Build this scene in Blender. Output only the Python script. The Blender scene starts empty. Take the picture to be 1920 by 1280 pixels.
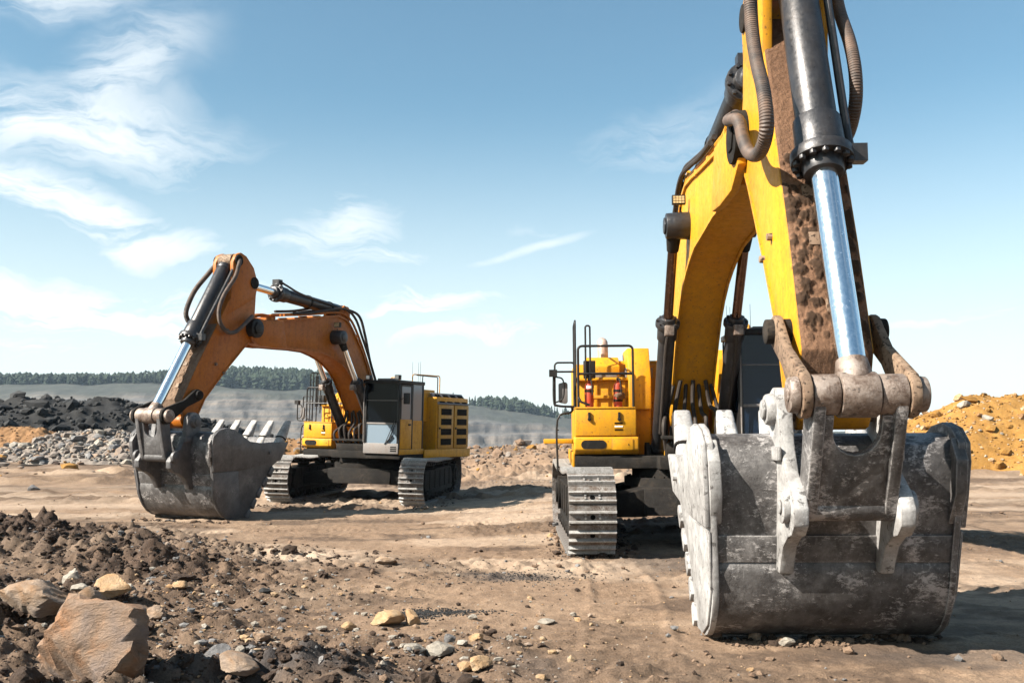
import bpy, bmesh, math, random
import numpy as np
from mathutils import Vector, Matrix
R = math.radians
random.seed(7); rng = np.random.default_rng(7)
scene = bpy.context.scene
col = scene.collection

# ------------------------------------------------------------------ camera
cam = bpy.data.cameras.new('camera'); camo = bpy.data.objects.new('camera', cam); col.objects.link(camo)
cam.sensor_width = 36.0; cam.lens = 35.0; cam.clip_start = 0.1; cam.clip_end = 6000
camo.location = (0, 0, 1.9); camo.rotation_euler = (R(90 + 5.142), 0, 0)
scene.camera = camo

# ------------------------------------------------------------------ sun and sky
SUN_EL, SUN_FRONT = 38.0, 23.0       # degrees; the sun stands to the left and a little behind the camera
sd = Vector((-math.cos(R(SUN_FRONT)) * math.cos(R(SUN_EL)), -math.sin(R(SUN_FRONT)) * math.cos(R(SUN_EL)), math.sin(R(SUN_EL))))
sl = bpy.data.lights.new('sun', 'SUN'); so = bpy.data.objects.new('sun', sl); col.objects.link(so)
sl.energy = 5.0; sl.angle = R(0.53); sl.color = (1.0, 0.93, 0.82)
so.rotation_euler = (-sd).to_track_quat('-Z', 'Y').to_euler(); so.location = (-60, -30, 80)
scene.view_settings.view_transform = 'Standard'; scene.view_settings.look = 'None'
scene.view_settings.exposure = 1.75; scene.view_settings.gamma = 1.0
scene.render.engine = 'CYCLES'
scene.cycles.max_bounces = 6; scene.cycles.volume_bounces = 0

world = bpy.data.worlds.new('World'); scene.world = world; world.use_nodes = True
def build_world():
    nt = world.node_tree; nt.nodes.clear(); N = nt.nodes.new; L = nt.links.new
    out = N('ShaderNodeOutputWorld'); bg = N('ShaderNodeBackground'); bg.inputs[1].default_value = 0.05
    sky = N('ShaderNodeTexSky'); sky.sky_type = 'NISHITA'; sky.sun_disc = False
    sky.sun_elevation = R(SUN_EL); sky.sun_rotation = math.atan2(sd.x, sd.y)
    sky.altitude = 200; sky.air_density = 1.0; sky.dust_density = 1.6; sky.ozone_density = 1.3
    tc = N('ShaderNodeTexCoord'); sep = N('ShaderNodeSeparateXYZ'); L(tc.outputs['Generated'], sep.inputs[0])
    az = N('ShaderNodeMath'); az.operation = 'ARCTAN2'; L(sep.outputs[0], az.inputs[0]); L(sep.outputs[1], az.inputs[1])
    el = N('ShaderNodeMath'); el.operation = 'ARCSINE'; L(sep.outputs[2], el.inputs[0])
    cb = N('ShaderNodeCombineXYZ'); L(az.outputs[0], cb.inputs[0]); L(el.outputs[0], cb.inputs[1])
    def noise(src, scale, rot, sc, det, rough, dist, off=0):
        mp = N('ShaderNodeMapping'); mp.inputs['Rotation'].default_value = (0, 0, rot); mp.inputs['Scale'].default_value = sc
        mp.inputs['Location'].default_value = (off, off * 0.7, 0)
        L(src, mp.inputs[0]); n = N('ShaderNodeTexNoise'); n.inputs['Scale'].default_value = scale
        n.inputs['Detail'].default_value = det; n.inputs['Roughness'].default_value = rough; n.inputs['Distortion'].default_value = dist
        L(mp.outputs[0], n.inputs['Vector']); return n.outputs['Fac']
    def rng_(src, a, b, c=0.0, d=1.0):
        m = N('ShaderNodeMapRange'); m.interpolation_type = 'SMOOTHSTEP'
        for i, v in enumerate((a, b, c, d)): m.inputs[i + 1].default_value = v
        L(src, m.inputs[0]); return m.outputs[0]
    def math_(op, a, b):
        m = N('ShaderNodeMath'); m.operation = op
        for i, v in enumerate((a, b)):
            if isinstance(v, (int, float)): m.inputs[i].default_value = v
            else: L(v, m.inputs[i])
        return m.outputs[0]
    # warp the direction a little so that the wisps have frayed edges
    warp = N('ShaderNodeTexNoise'); warp.inputs['Scale'].default_value = 9; warp.inputs['Detail'].default_value = 4; L(cb.outputs[0], warp.inputs['Vector'])
    vs = N('ShaderNodeVectorMath'); vs.operation = 'SUBTRACT'; L(warp.outputs['Color'], vs.inputs[0]); vs.inputs[1].default_value = (.5, .5, .5)
    vm = N('ShaderNodeVectorMath'); vm.operation = 'SCALE'; L(vs.outputs[0], vm.inputs[0]); vm.inputs['Scale'].default_value = 0.09
    va = N('ShaderNodeVectorMath'); va.operation = 'ADD'; L(cb.outputs[0], va.inputs[0]); L(vm.outputs[0], va.inputs[1])
    W = va.outputs[0]
    vm2 = N('ShaderNodeVectorMath'); vm2.operation = 'SCALE'; L(vs.outputs[0], vm2.inputs[0]); vm2.inputs['Scale'].default_value = 0.018
    va2 = N('ShaderNodeVectorMath'); va2.operation = 'ADD'; L(cb.outputs[0], va2.inputs[0]); L(vm2.outputs[0], va2.inputs[1]); W2 = va2.outputs[0]
    streak = noise(W, 1.0, R(-12), (5, 22, 1), 8, 0.62, 0.9)
    fine = noise(W, 1.0, R(14), (16, 70, 1), 8, 0.7, 0.6, 3.1)
    tex = math_('ADD', math_('MULTIPLY', streak, 0.65), math_('MULTIPLY', fine, 0.35))
    def azel(px, py): return (math.atan((px - 960) / 1867.0), math.atan((808 - py) / 1867.0) )
    wisps = [((40, 20), 150, 40, -6, 0.9), ((190, 190), 175, 60, 40, .75), ((90, 270), 300, 62, -4, 1.0), ((300, 290), 120, 26, -10, .6),
             ((90, 410), 260, 44, -14, 1.2), ((270, 470), 210, 38, -12, 1.0), ((640, 440), 120, 75, 28, .85), ((690, 490), 140, 28, 6, .8),
             ((985, 467), 155, 10, 15.5, .95), ((1830, 605), 260, 14, 8, .8), ((1820, 432), 200, 8, 9, .35), ((640, 520), 150, 9, 12, .4), ((180, 520), 220, 12, 4, .5), ((930, 640), 170, 10, 6, .6), ((800, 590), 150, 10, 9, .7), ((1010, 430), 80, 22, 10, .45), ((790, 582), 200, 28, 7, 1.2), ((890, 632), 230, 26, 4, 1.2), ((600, 470), 180, 40, 20, .7),
             ((150, 600), 380, 52, -3, 1.3), ((100, 660), 420, 40, 0, .9), ((1800, 625), 260, 24, 7, .9), ((1240, 250), 180, 50, 10, .35),
             ((1800, 430), 220, 18, 10, .28), ((550, 560), 260, 40, 0, .6), ((960, 560), 200, 20, 6, .5)]
    total = None; thin = None
    for (px, py), su, sv, rot, amp in wisps:
        a, e = azel(px, py)
        mp = N('ShaderNodeMapping'); mp.vector_type = 'TEXTURE'
        mp.inputs['Location'].default_value = (a, e, 0); mp.inputs['Rotation'].default_value = (0, 0, R(rot))
        mp.inputs['Scale'].default_value = (su / 1867.0 * 1.4, sv / 1867.0 * 1.65, 1)
        L(W if sv > 14 else W2, mp.inputs[0]); ln = N('ShaderNodeVectorMath'); ln.operation = 'LENGTH'; L(mp.outputs[0], ln.inputs[0])
        m = rng_(ln.outputs['Value'], 1.15, 0.0, 0.0, amp)
        if sv <= 14: thin = m if thin is None else math_('MAXIMUM', thin, m)
        else: total = m if total is None else math_('MAXIMUM', total, m)
    # the same kind of cirrus goes on round the rest of the sky
    far = math_('MULTIPLY', rng_(noise(cb.outputs[0], 1.0, R(8), (1.6, 4.5, 1), 3, .5, 0.3, 7.7), .52, .75), rng_(math_('ABSOLUTE', az.outputs[0], 0), .62, .95))
    far = math_('MULTIPLY', far, rng_(el.outputs[0], 1.3, .7))
    total = math_('MAXIMUM', total, far)
    cl = math_('MULTIPLY', total, rng_(tex, .32, .60))
    cl = math_('MAXIMUM', cl, math_('MULTIPLY', thin, rng_(tex, .15, .6, .25, .85)))
    cl = math_('MINIMUM', cl, 0.95)
    # thin pale veil towards the horizon, all round
    veil = math_('MULTIPLY', rng_(el.outputs[0], .34, .0), 0.72)
    cl = math_('MAXIMUM', cl, veil)
    tint = N('ShaderNodeMix'); tint.data_type = 'RGBA'; tint.blend_type = 'MULTIPLY'; tint.inputs[0].default_value = 1.0
    L(sky.outputs[0], tint.inputs[6]); tint.inputs[7].default_value = (0.86, 1.10, 1.02, 1)
    mix = N('ShaderNodeMix'); mix.data_type = 'RGBA'; L(cl, mix.inputs[0]); L(tint.outputs[2], mix.inputs[6]); mix.inputs[7].default_value = (6.6, 6.95, 7.05, 1)
    L(mix.outputs[2], bg.inputs[0]); L(bg.outputs[0], out.inputs[0])
build_world()

# ------------------------------------------------------------------ materials
MATS = {}
def new_mat(name):
    m = bpy.data.materials.new(name); m.use_nodes = True; MATS[name] = m
    return m, m.node_tree, m.node_tree.nodes['Principled BSDF']
class NT:
    def __init__(s, nt): s.nt = nt
    def n(s, t, **kw):
        x = s.nt.nodes.new(t)
        for k, v in kw.items(): setattr(x, k, v)
        return x
    def l(s, a, b): s.nt.links.new(a, b)
    def coord(s, kind='Object', scale=(1, 1, 1), rot=(0, 0, 0)):
        tc = s.n('ShaderNodeTexCoord'); mp = s.n('ShaderNodeMapping')
        mp.inputs['Scale'].default_value = scale; mp.inputs['Rotation'].default_value = rot
        s.l(tc.outputs[kind], mp.inputs[0]); return mp.outputs[0]
    def noise(s, vec, scale, det=6, rough=.6, dist=0.0):
        x = s.n('ShaderNodeTexNoise'); s.l(vec, x.inputs['Vector'])
        x.inputs['Scale'].default_value = scale; x.inputs['Detail'].default_value = det
        x.inputs['Roughness'].default_value = rough; x.inputs['Distortion'].default_value = dist
        return x.outputs['Fac']
    def ramp(s, fac, stops, interp='LINEAR'):
        r = s.n('ShaderNodeValToRGB'); r.color_ramp.interpolation = interp
        while len(r.color_ramp.elements) < len(stops): r.color_ramp.elements.new(0.5)
        for e, (p, c) in zip(r.color_ramp.elements, stops):
            e.position = p; e.color = (c[0], c[1], c[2], 1) if not isinstance(c, (int, float)) else (c, c, c, 1)
        s.l(fac, r.inputs[0]); return r.outputs[0]
    def mix(s, fac, a, b, blend='MIX'):
        m = s.n('ShaderNodeMix', data_type='RGBA', blend_type=blend)
        for i, v in ((0, fac), (6, a), (7, b)):
            if isinstance(v, (int, float)): m.inputs[i].default_value = v
            elif isinstance(v, tuple): m.inputs[i].default_value = (*v[:3], 1)
            else: s.l(v, m.inputs[i])
        return m.outputs[2]
    def math(s, op, a, b=0.0, c=0.0):
        m = s.n('ShaderNodeMath', operation=op)
        for i, v in enumerate((a, b, c)):
            if isinstance(v, (int, float)): m.inputs[i].default_value = v
            else: s.l(v, m.inputs[i])
        return m.outputs[0]
    def edge(s, radius=.014, lo=.90, hi=.985):
        bv = s.n('ShaderNodeBevel', samples=4); bv.inputs['Radius'].default_value = radius; ge = s.n('ShaderNodeNewGeometry')
        d = s.n('ShaderNodeVectorMath', operation='DOT_PRODUCT'); s.l(bv.outputs[0], d.inputs[0]); s.l(ge.outputs['Normal'], d.inputs[1])
        return s.ramp(d.outputs['Value'], [(lo, 1.), (hi, 0.)])
    def base(s, c, bsdf): s.l(s.mix(1.0, c, (.80, .80, .80), 'MULTIPLY'), bsdf.inputs['Base Color'])
    def bump(s, h, bsdf, strength=.3, dist=.02):
        b = s.n('ShaderNodeBump'); b.inputs['Strength'].default_value = strength; b.inputs['Distance'].default_value = dist
        s.l(h, b.inputs['Height']); s.l(b.outputs[0], bsdf.inputs['Normal'])

def paint(name, base, base2, dirt=(.17, .10, .055), amount=.5, rough=.42, wear=None, spot=(.64, .68), spec=.22):
    m, nt, b = new_mat(name); t = NT(nt); v = t.coord('Object')
    big = t.noise(v, 1.3, 5, .6, .3); fine = t.noise(v, 9, 8, .7, .5)
    vs = t.coord('Object', (7, 7, .7)); run = t.noise(vs, 1.4, 6, .65, .4)
    c = t.mix(t.ramp(big, [(.35, 0.), (.7, 1.)]), base, base2)
    d = t.math('MULTIPLY', t.ramp(t.math('ADD', t.math('MULTIPLY', fine, .55), t.math('MULTIPLY', run, .45)), [(.45, 0.), (.56, .5), (.67, 1.)]), amount)
    c = t.mix(d, c, dirt)
    spots = t.ramp(t.noise(v, 26, 3, .5, .2), [(spot[0], 0.), (spot[1], 1.)])
    c = t.mix(t.math('MULTIPLY', spots, min(1, amount * 1.3)), c, (.05, .033, .022))
    if wear: c = t.mix(t.math('MULTIPLY', t.edge(), t.ramp(fine, [(.40, 0.), (.58, 1.)])), c, wear)
    b.inputs['Specular IOR Level'].default_value = spec
    t.base(c, b)
    t.l(t.ramp(fine, [(.3, rough - .08), (.8, rough + .35)]), b.inputs['Roughness'])
    t.bump(t.math('ADD', fine, t.math('MULTIPLY', spots, .6)), b, .22, .006)
    return m
paint('yellow_paint', (0.6138, 0.2930, 0.0093), (0.5580, 0.2465, 0.0093), dirt=(0.1860, 0.0930, 0.0326), amount=.50, wear=(0.1488, 0.0791, 0.0465))
paint('dusty_yellow_paint', (.50, .26, .025), (.44, .22, .03), amount=.6)
paint('shaded_yellow_paint', (0.3995, 0.1190, 0.0034), (0.3400, 0.0935, 0.0034), dirt=(0.0935, 0.0382, 0.0153), amount=.5, wear=(0.0510, 0.0298, 0.0213))  # yellow of the far arm, weathering and shade both put into the tone
paint('tan_dusty_steel', (.27, .19, .13), (.19, .125, .085), dirt=(.06, .038, .028), amount=.85, rough=.6, spot=(.57, .61), wear=(.10, .05, .025))
paint('black_paint', (0.0093, 0.0093, 0.0102), (0.0153, 0.0145, 0.0136), dirt=(0.0510, 0.0408, 0.0331), amount=.4, rough=.4, spec=.2)
paint('grey_panel', (0.2040, 0.1870, 0.1785), (0.1700, 0.1573, 0.1530), amount=.35)
paint('red_paint', (.42, .05, .02), (.30, .045, .025), dirt=(.16, .07, .04), amount=.6, rough=.4)

def steel(name, lo, mid, hi, scale=2.2, rough=.5, metal=.35, grime=(.035, .03, .03), gr=.5, bump=.35, scuff=(.555, .62, .55), wear=None, spec=.5, pits=0):
    m, nt, b = new_mat(name); t = NT(nt); v = t.coord('Object')
    n1 = t.noise(v, scale, 9, .72, .1); n2 = t.noise(v, scale * 7, 8, .75, .1)
    c = t.ramp(t.math('ADD', t.math('MULTIPLY', n1, .7), t.math('MULTIPLY', n2, .3)), [(.34, lo), (.5, mid), (.68, hi)])
    g = t.ramp(t.noise(v, scale * 2.1, 10, .78, .2), [(.44, 0.), (.6, 1.)])
    c = t.mix(t.math('MULTIPLY', g, gr), c, grime)
    vs = t.coord('Object', (26, 26, 2.2), (0.5, .35, .2)); sc = t.ramp(t.noise(vs, 1.7, 6, .75, .3), [(.60, 0.), (.70, 1.)])
    c = t.mix(t.math('MULTIPLY', sc, .38), c, tuple(min(1, x * 1.5) for x in hi))
    splash = t.ramp(t.math('ADD', t.math('MULTIPLY', t.noise(v, scale * .8, 4, .6, .3), .45), t.math('MULTIPLY', t.noise(t.coord('Object', (1, .55, 1), (.3, .2, .5)), scale * 12, 10, .85, .3), .55)), [(scuff[0], 0.), (scuff[1], 1.)])
    c = t.mix(t.math('MULTIPLY', splash, scuff[2]), c, tuple(min(.8, x * 1.7) for x in hi))
    if pits: c = t.mix(t.math('MULTIPLY', t.ramp(t.noise(v, 13, 5, .62, .3), [(.60, 0.), (.645, 1.)]), pits), c, (.035, .03, .028))
    if wear: c = t.mix(t.math('MULTIPLY', t.edge(.02), t.ramp(n2, [(.36, .1), (.56, 1.)])), c, wear)
    b.inputs['Specular IOR Level'].default_value = spec
    t.base(c, b); b.inputs['Metallic'].default_value = metal
    t.l(t.ramp(n2, [(.3, rough - .12), (.75, rough + .25)]), b.inputs['Roughness'])
    t.bump(t.math('ADD', n2, t.math('MULTIPLY', g, .7)), b, bump, .012)
    return m
steel('bucket_steel', (.058, .054, .053), (.115, .107, .105), (.26, .245, .24), grime=(.022, .019, .019), gr=.65, scuff=(.525, .565, .85), wear=(.45, .43, .42))
steel('bare_plate_steel', (.24, .23, .225), (.37, .36, .355), (.50, .49, .48), grime=(.10, .09, .085), gr=.5, metal=.1, rough=.55, wear=(.12, .105, .1), pits=.75)
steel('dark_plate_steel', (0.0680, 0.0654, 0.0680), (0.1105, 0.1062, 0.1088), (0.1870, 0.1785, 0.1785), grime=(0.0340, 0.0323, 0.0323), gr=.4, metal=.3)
steel('shoe_steel', (0.216, 0.203, 0.196), (0.365, 0.351, 0.338), (0.567, 0.553, 0.540), scale=5, grime=(0.095, 0.081, 0.068), gr=.6, metal=.25, rough=.55)
steel('shoe_plate_steel', (.10, .09, .082), (.19, .175, .165), (.34, .325, .31), scale=6, grime=(.075, .046, .03), gr=.95, metal=.05, rough=.75, scuff=(.56, .60, .5))  # plates darkened for packed soil and for the shade under the grousers
steel('frame_steel', (0.0097, 0.0087, 0.0082), (0.0173, 0.0153, 0.0138), (0.0423, 0.0326, 0.0250), scale=3, grime=(0.0056, 0.0046, 0.0041), gr=.5, metal=0., rough=.8, spec=.15)
steel('cylinder_steel', (0.0289, 0.0289, 0.0323), (0.0450, 0.0450, 0.0493), (0.0765, 0.0731, 0.0765), scale=3, grime=(0.0706, 0.0544, 0.0416), gr=.3, metal=.55, rough=.34, bump=.12)
steel('pin_steel', (0.1700, 0.1232, 0.0978), (0.2550, 0.1997, 0.1658), (0.3570, 0.3060, 0.2762), scale=3.4, grime=(0.0595, 0.0255, 0.0110), gr=.8, metal=.25, rough=.5, pits=.7)

def simple(name, c, rough=.5, metal=0., nscale=14, var=.35, bump=.15):
    m, nt, b = new_mat(name); t = NT(nt); b.inputs['Specular IOR Level'].default_value = .2 if max(c) < .1 else .5; v = t.coord('Object'); n = t.noise(v, nscale, 6, .65)
    t.l(t.ramp(n, [(.3, tuple(x * (1 - var) for x in c)), (.7, tuple(min(1, x * (1 + var)) for x in c))]), b.inputs['Base Color'])
    t.l(t.ramp(n, [(.3, max(0, rough - .1)), (.7, min(1, rough + .12))]), b.inputs['Roughness']); b.inputs['Metallic'].default_value = metal
    if bump: t.bump(n, b, bump, .01)
    return m
simple('chrome', (.80, .82, .84), .16, 1.0, 30, .06, .02)
simple('brown_rod', (.13, .08, .055), .2, 1.0, 12, .3, .02)
simple('hose_rubber', (.035, .028, .024), .65, 0, 40, .4, .3)
simple('black_rubber', (.02, .02, .02), .6)
simple('louvre_black', (.003, .003, .003), .8)
MATS['louvre_black'].node_tree.nodes['Principled BSDF'].inputs['Specular IOR Level'].default_value = .05
simple('white_label', (.7, .68, .62), .6)
simple('seat_fabric', (.03, .03, .035), .8)
simple('lamp_lens', (.45, .34, .18), .3)
simple('exhaust_steel', (.42, .30, .24), .5, .4)
m, nt, b = new_mat('cab_glass'); t = NT(nt)
b.inputs['Base Color'].default_value = (.006, .014, .030, 1); b.inputs['Roughness'].default_value = .03; b.inputs['Alpha'].default_value = .88  # bluish base stands in for a reflection on the panes
b.inputs['Specular IOR Level'].default_value = .3
t.bump(t.noise(t.coord('Object'), 2.5, 2, .4), b, .05, .01)
m, nt, b = new_mat('dark_glass')
b.inputs['Base Color'].default_value = (.002, .003, .005, 1); b.inputs['Roughness'].default_value = .05; b.inputs['Alpha'].default_value = .9; b.inputs['Specular IOR Level'].default_value = .12
m, nt, b = new_mat('pale_glass'); t = NT(nt)
b.inputs['Base Color'].default_value = (.16, .21, .26, 1); b.inputs['Alpha'].default_value = .72; b.inputs['Roughness'].default_value = .08  # light blue base colour stands in for reflected sky
b.inputs['Specular IOR Level'].default_value = .8

def hose_mat():
    m, nt, b = new_mat('spiral_hose'); t = NT(nt); v = t.coord('UV', (1, 1, 1))
    w = t.n('ShaderNodeTexWave', wave_type='BANDS', bands_direction='X'); t.l(v, w.inputs['Vector'])
    w.inputs['Scale'].default_value = 12; w.inputs['Distortion'].default_value = .4
    n = t.noise(t.coord('Object'), 6, 5, .6)
    c = t.mix(t.ramp(n, [(.35, 0.), (.7, 1.)]), (.035, .026, .022), (.13, .08, .055))
    t.base(c, b); b.inputs['Roughness'].default_value = .6
    t.bump(w.outputs['Fac'], b, .7, .012)
hose_mat()

def earth(name, stops, stops2, s1, s2, bumps=.6, dist=.03, attr=None, dark=None, rough=.92, lump=None):
    m, nt, b = new_mat(name); t = NT(nt); v = t.coord('Object')
    a = t.noise(v, s1, 10, .62, .4); f = t.noise(v, s2, 8, .7, .2); g = t.noise(v, s2 * 9, 4, .7)
    c1 = t.ramp(a, stops); c2 = t.ramp(f, stops2)
    c = t.mix(.5, c1, c2); c = t.mix(.7, c, t.ramp(g, [(.3, .3), (.7, 1.5)]), 'MULTIPLY')
    if lump:
        la = t.n('ShaderNodeAttribute', attribute_name='lump'); c = t.mix(la.outputs['Fac'], c, lump)
    if attr:
        at = t.n('ShaderNodeAttribute', attribute_name=attr); sp = t.n('ShaderNodeSeparateColor'); t.l(at.outputs['Color'], sp.inputs[0])
        c = t.mix(sp.outputs[0], c, t.ramp(f, [(.3, (.020, .013, .009)), (.5, (.048, .030, .021)), (.72, (.12, .076, .052))]))
        c = t.mix(sp.outputs[1], c, t.ramp(g, [(.3, (.02, .019, .021)), (.7, (.075, .067, .066))]))
        c = t.mix(sp.outputs[2], c, t.ramp(f, [(.3, (.36, .265, .19)), (.7, (.55, .43, .325))]))
    t.base(c, b); b.inputs['Roughness'].default_value = rough; b.inputs['Specular IOR Level'].default_value = .25
    t.bump(t.math('ADD', t.math('MULTIPLY', f, 1.0), t.math('MULTIPLY', g, .45)), b, bumps, dist)
    return m
earth('dirt', [(.3, (0.1521, 0.0948, 0.0596)), (.5, (0.2425, 0.1605, 0.1042)), (.7, (0.3050, 0.2170, 0.1469))], [(.3, (0.1353, 0.0866, 0.0570)), (.5, (0.2369, 0.1577, 0.1042)), (.72, (0.3274, 0.2352, 0.1638))], .35, 5.5, .8, .035, 'zones')
earth('clod', [(.3, (0.0226, 0.0145, 0.0106)), (.7, (0.0575, 0.0359, 0.0252))], [(.3, (0.0275, 0.0173, 0.0123)), (.7, (0.0851, 0.0543, 0.0365))], .8, 12, .8, .02)
earth('mud', [(.3, (.075, .045, .028)), (.7, (.21, .125, .08))], [(.3, (.09, .055, .036)), (.7, (.26, .16, .105))], 2.2, 14, .9, .02)
earth('stick_mud', [(.3, (.10, .05, .028)), (.7, (.23, .125, .072))], [(.3, (.11, .058, .034)), (.7, (.27, .15, .09))], 2.2, 12, .9, .02, lump=(.035, .019, .010))
earth('pale_mud', [(.3, (0.149, 0.093, 0.062)), (.7, (0.248, 0.167, 0.112))], [(.3, (0.124, 0.074, 0.050)), (.7, (0.260, 0.180, 0.124))], 3, 14, .9, .02)
earth('coal', [(.3, (0.0034, 0.0034, 0.0043)), (.7, (0.0110, 0.0110, 0.0119))], [(.3, (0.0043, 0.0043, 0.0051)), (.7, (0.0170, 0.0161, 0.0161))], .5, 4, .8, .06, rough=.75)
earth('ochre_spoil', [(.3, (0.215, 0.100, 0.018)), (.7, (0.348, 0.178, 0.042))], [(.3, (0.191, 0.089, 0.018)), (.7, (0.395, 0.220, 0.064))], .4, 3, .8, .06)
earth('rust_spoil', [(.3, (0.186, 0.093, 0.037)), (.7, (0.285, 0.155, 0.068))], [(.3, (0.161, 0.081, 0.037)), (.7, (0.310, 0.174, 0.081))], .5, 4, .8, .05)
earth('grey_rubble', [(.3, (0.149, 0.118, 0.099)), (.7, (0.285, 0.236, 0.198))], [(.3, (0.124, 0.105, 0.093)), (.7, (0.322, 0.279, 0.248))], .5, 5, .8, .05)

def rock_mat(name, a, b_, c_):
    m, nt, b = new_mat(name); t = NT(nt); v = t.coord('Object'); vb = t.coord('Object', (1, 1, 2.6), (.5, .3, 0))
    n1 = t.noise(v, 2.6, 8, .6, .6); n2 = t.noise(vb, 11, 10, .72, .5); n3 = t.noise(v, 60, 4, .6)
    c = t.ramp(n1, [(.32, a), (.5, b_), (.66, c_)])
    c = t.mix(.6, c, t.ramp(n2, [(.28, .4), (.72, 1.35)]), 'MULTIPLY')
    t.base(c, b); b.inputs['Roughness'].default_value = .85
    t.bump(t.math('ADD', n2, t.math('MULTIPLY', n3, .3)), b, .8, .04)
rock_mat('sandstone', (0.248, 0.124, 0.046), (0.285, 0.205, 0.146), (0.248, 0.195, 0.167))
rock_mat('ochre_rock', (.33, .175, .07), (.40, .26, .14), (.38, .29, .20))
rock_mat('pale_rock', (0.2288, 0.1935, 0.1574), (0.3149, 0.2796, 0.2337), (0.3559, 0.3255, 0.2845))
rock_mat('grey_rock', (0.099, 0.093, 0.093), (0.167, 0.161, 0.161), (0.236, 0.223, 0.217))
rock_mat('boulder_stone', (.27, .12, .045), (.23, .15, .10), (.18, .135, .115))
rock_mat('coal_rock', (.004, .004, .005), (.010, .010, .011), (.03, .029, .03))

# ------------------------------------------------------------------ mesh helpers
def tagit(o, label=None, cat=None, group=None, kind=None):
    if label: o['label'] = label
    if cat: o['category'] = cat
    if group: o['group'] = group
    if kind: o['kind'] = kind
    return o
def link(name, me, parent=None):
    o = bpy.data.objects.new(name, me); col.objects.link(o)
    if parent: o.parent = parent
    return o
def finish(me, angle=35):
    for p in me.polygons: p.use_smooth = True
    me.set_sharp_from_angle(angle=R(angle))
def spline(pts, n=8):
    P = [Vector(p) for p in pts]
    if len(P) < 3: return P
    out = []
    Q = [P[0] * 2 - P[1]] + P + [P[-1] * 2 - P[-2]]
    for i in range(1, len(Q) - 2):
        for k in range(n):
            t = k / n; a, b, c, d = Q[i - 1], Q[i], Q[i + 1], Q[i + 2]
            out.append(.5 * ((2 * b) + (c - a) * t + (2 * a - 5 * b + 4 * c - d) * t * t + (3 * b - a - 3 * c + d) * t ** 3))
    out.append(P[-1]); return out
class MB:
    def __init__(s): s.v = []; s.f = []; s.m = []; s.uv = {}; s.cur = 0
    def add(s, vs, fs):
        o = len(s.v); s.v += [tuple(q) for q in vs]
        for f in fs: s.f.append(tuple(i + o for i in f)); s.m.append(s.cur)
        return s
    def box(s, x0, x1, y0, y1, z0, z1):
        if x0 > x1: x0, x1 = x1, x0
        if y0 > y1: y0, y1 = y1, y0
        v = [(x0, y0, z0), (x1, y0, z0), (x1, y1, z0), (x0, y1, z0), (x0, y0, z1), (x1, y0, z1), (x1, y1, z1), (x0, y1, z1)]
        return s.add(v, [(3, 2, 1, 0), (4, 5, 6, 7), (0, 1, 5, 4), (1, 2, 6, 5), (2, 3, 7, 6), (3, 0, 4, 7)])
    def prism(s, pts, y0, y1, plane='xz', ys=None):
        """side profile extruded across; ys = optional function (x,z)->half-width factor"""
        n = len(pts); area = sum(pts[i][0] * pts[(i + 1) % n][1] - pts[(i + 1) % n][0] * pts[i][1] for i in range(n))
        if area < 0: pts = pts[::-1]
        if y0 > y1: y0, y1 = y1, y0
        if plane == 'xz': g = lambda p, y: (p[0], y * (ys(*p) if ys else 1), p[1])
        elif plane == 'yz': g = lambda p, x: (x, p[0], p[1])
        else: g = lambda p, z: (p[0], p[1], z)
        v = [g(p, y0) for p in pts] + [g(p, y1) for p in pts]
        f = [tuple(range(n)), tuple(range(2 * n - 1, n - 1, -1))] + [(i, i + n, (i + 1) % n + n, (i + 1) % n) for i in range(n)]
        if plane != 'xz': f = [q[::-1] for q in f]
        return s.add(v, f)
    def cyl(s, p0, p1, r0, r1=None, seg=20, cap=True):
        p0, p1 = Vector(p0), Vector(p1); r1 = r0 if r1 is None else r1
        d = (p1 - p0).normalized(); a = d.orthogonal().normalized(); b = d.cross(a)
        v = []
        for p, r in ((p0, r0), (p1, r1)):
            for i in range(seg):
                t = 2 * math.pi * i / seg; v.append(p + a * math.cos(t) * r + b * math.sin(t) * r)
        f = [(i, (i + 1) % seg, (i + 1) % seg + seg, i + seg) for i in range(seg)]
        if cap: f += [tuple(range(seg - 1, -1, -1)), tuple(range(seg, 2 * seg))]
        return s.add(v, f)
    def tube(s, pts, r, seg=8, n=6, smooth=True):
        P = spline(pts, n) if smooth else [Vector(p) for p in pts]
        v = []; a = None; L = 0; o = len(s.v)
        for i, p in enumerate(P):
            d = (P[min(i + 1, len(P) - 1)] - P[max(i - 1, 0)]).normalized()
            a = d.orthogonal().normalized() if a is None else (a - d * a.dot(d)).normalized()
            b = d.cross(a)
            if i: L += (P[i] - P[i - 1]).length
            for k in range(seg):
                t = 2 * math.pi * k / seg; v.append(p + a * math.cos(t) * r + b * math.sin(t) * r)
                s.uv[o + len(v) - 1] = (L, k / seg)
        m = len(P)
        f = [(i * seg + k, i * seg + (k + 1) % seg, (i + 1) * seg + (k + 1) % seg, (i + 1) * seg + k) for i in range(m - 1) for k in range(seg)]
        f += [tuple(range(seg - 1, -1, -1)), tuple(range((m - 1) * seg, m * seg))]
        return s.add(v, f)
    def bar(s, p0, p1, w, h, up=(0, 0, 1)):
        p0, p1 = Vector(p0), Vector(p1); d = (p1 - p0).normalized(); u = Vector(up)
        a = d.cross(u); a = (a if a.length > 1e-4 else d.orthogonal()).normalized(); b = a.cross(d).normalized()
        v = [p + a * sx * w / 2 + b * sz * h / 2 for p in (p0, p1) for sx, sz in ((-1, -1), (1, -1), (1, 1), (-1, 1))]
        return s.add(v, [(0, 1, 2, 3), (7, 6, 5, 4), (0, 4, 5, 1), (1, 5, 6, 2), (2, 6, 7, 3), (3, 7, 4, 0)])
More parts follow.
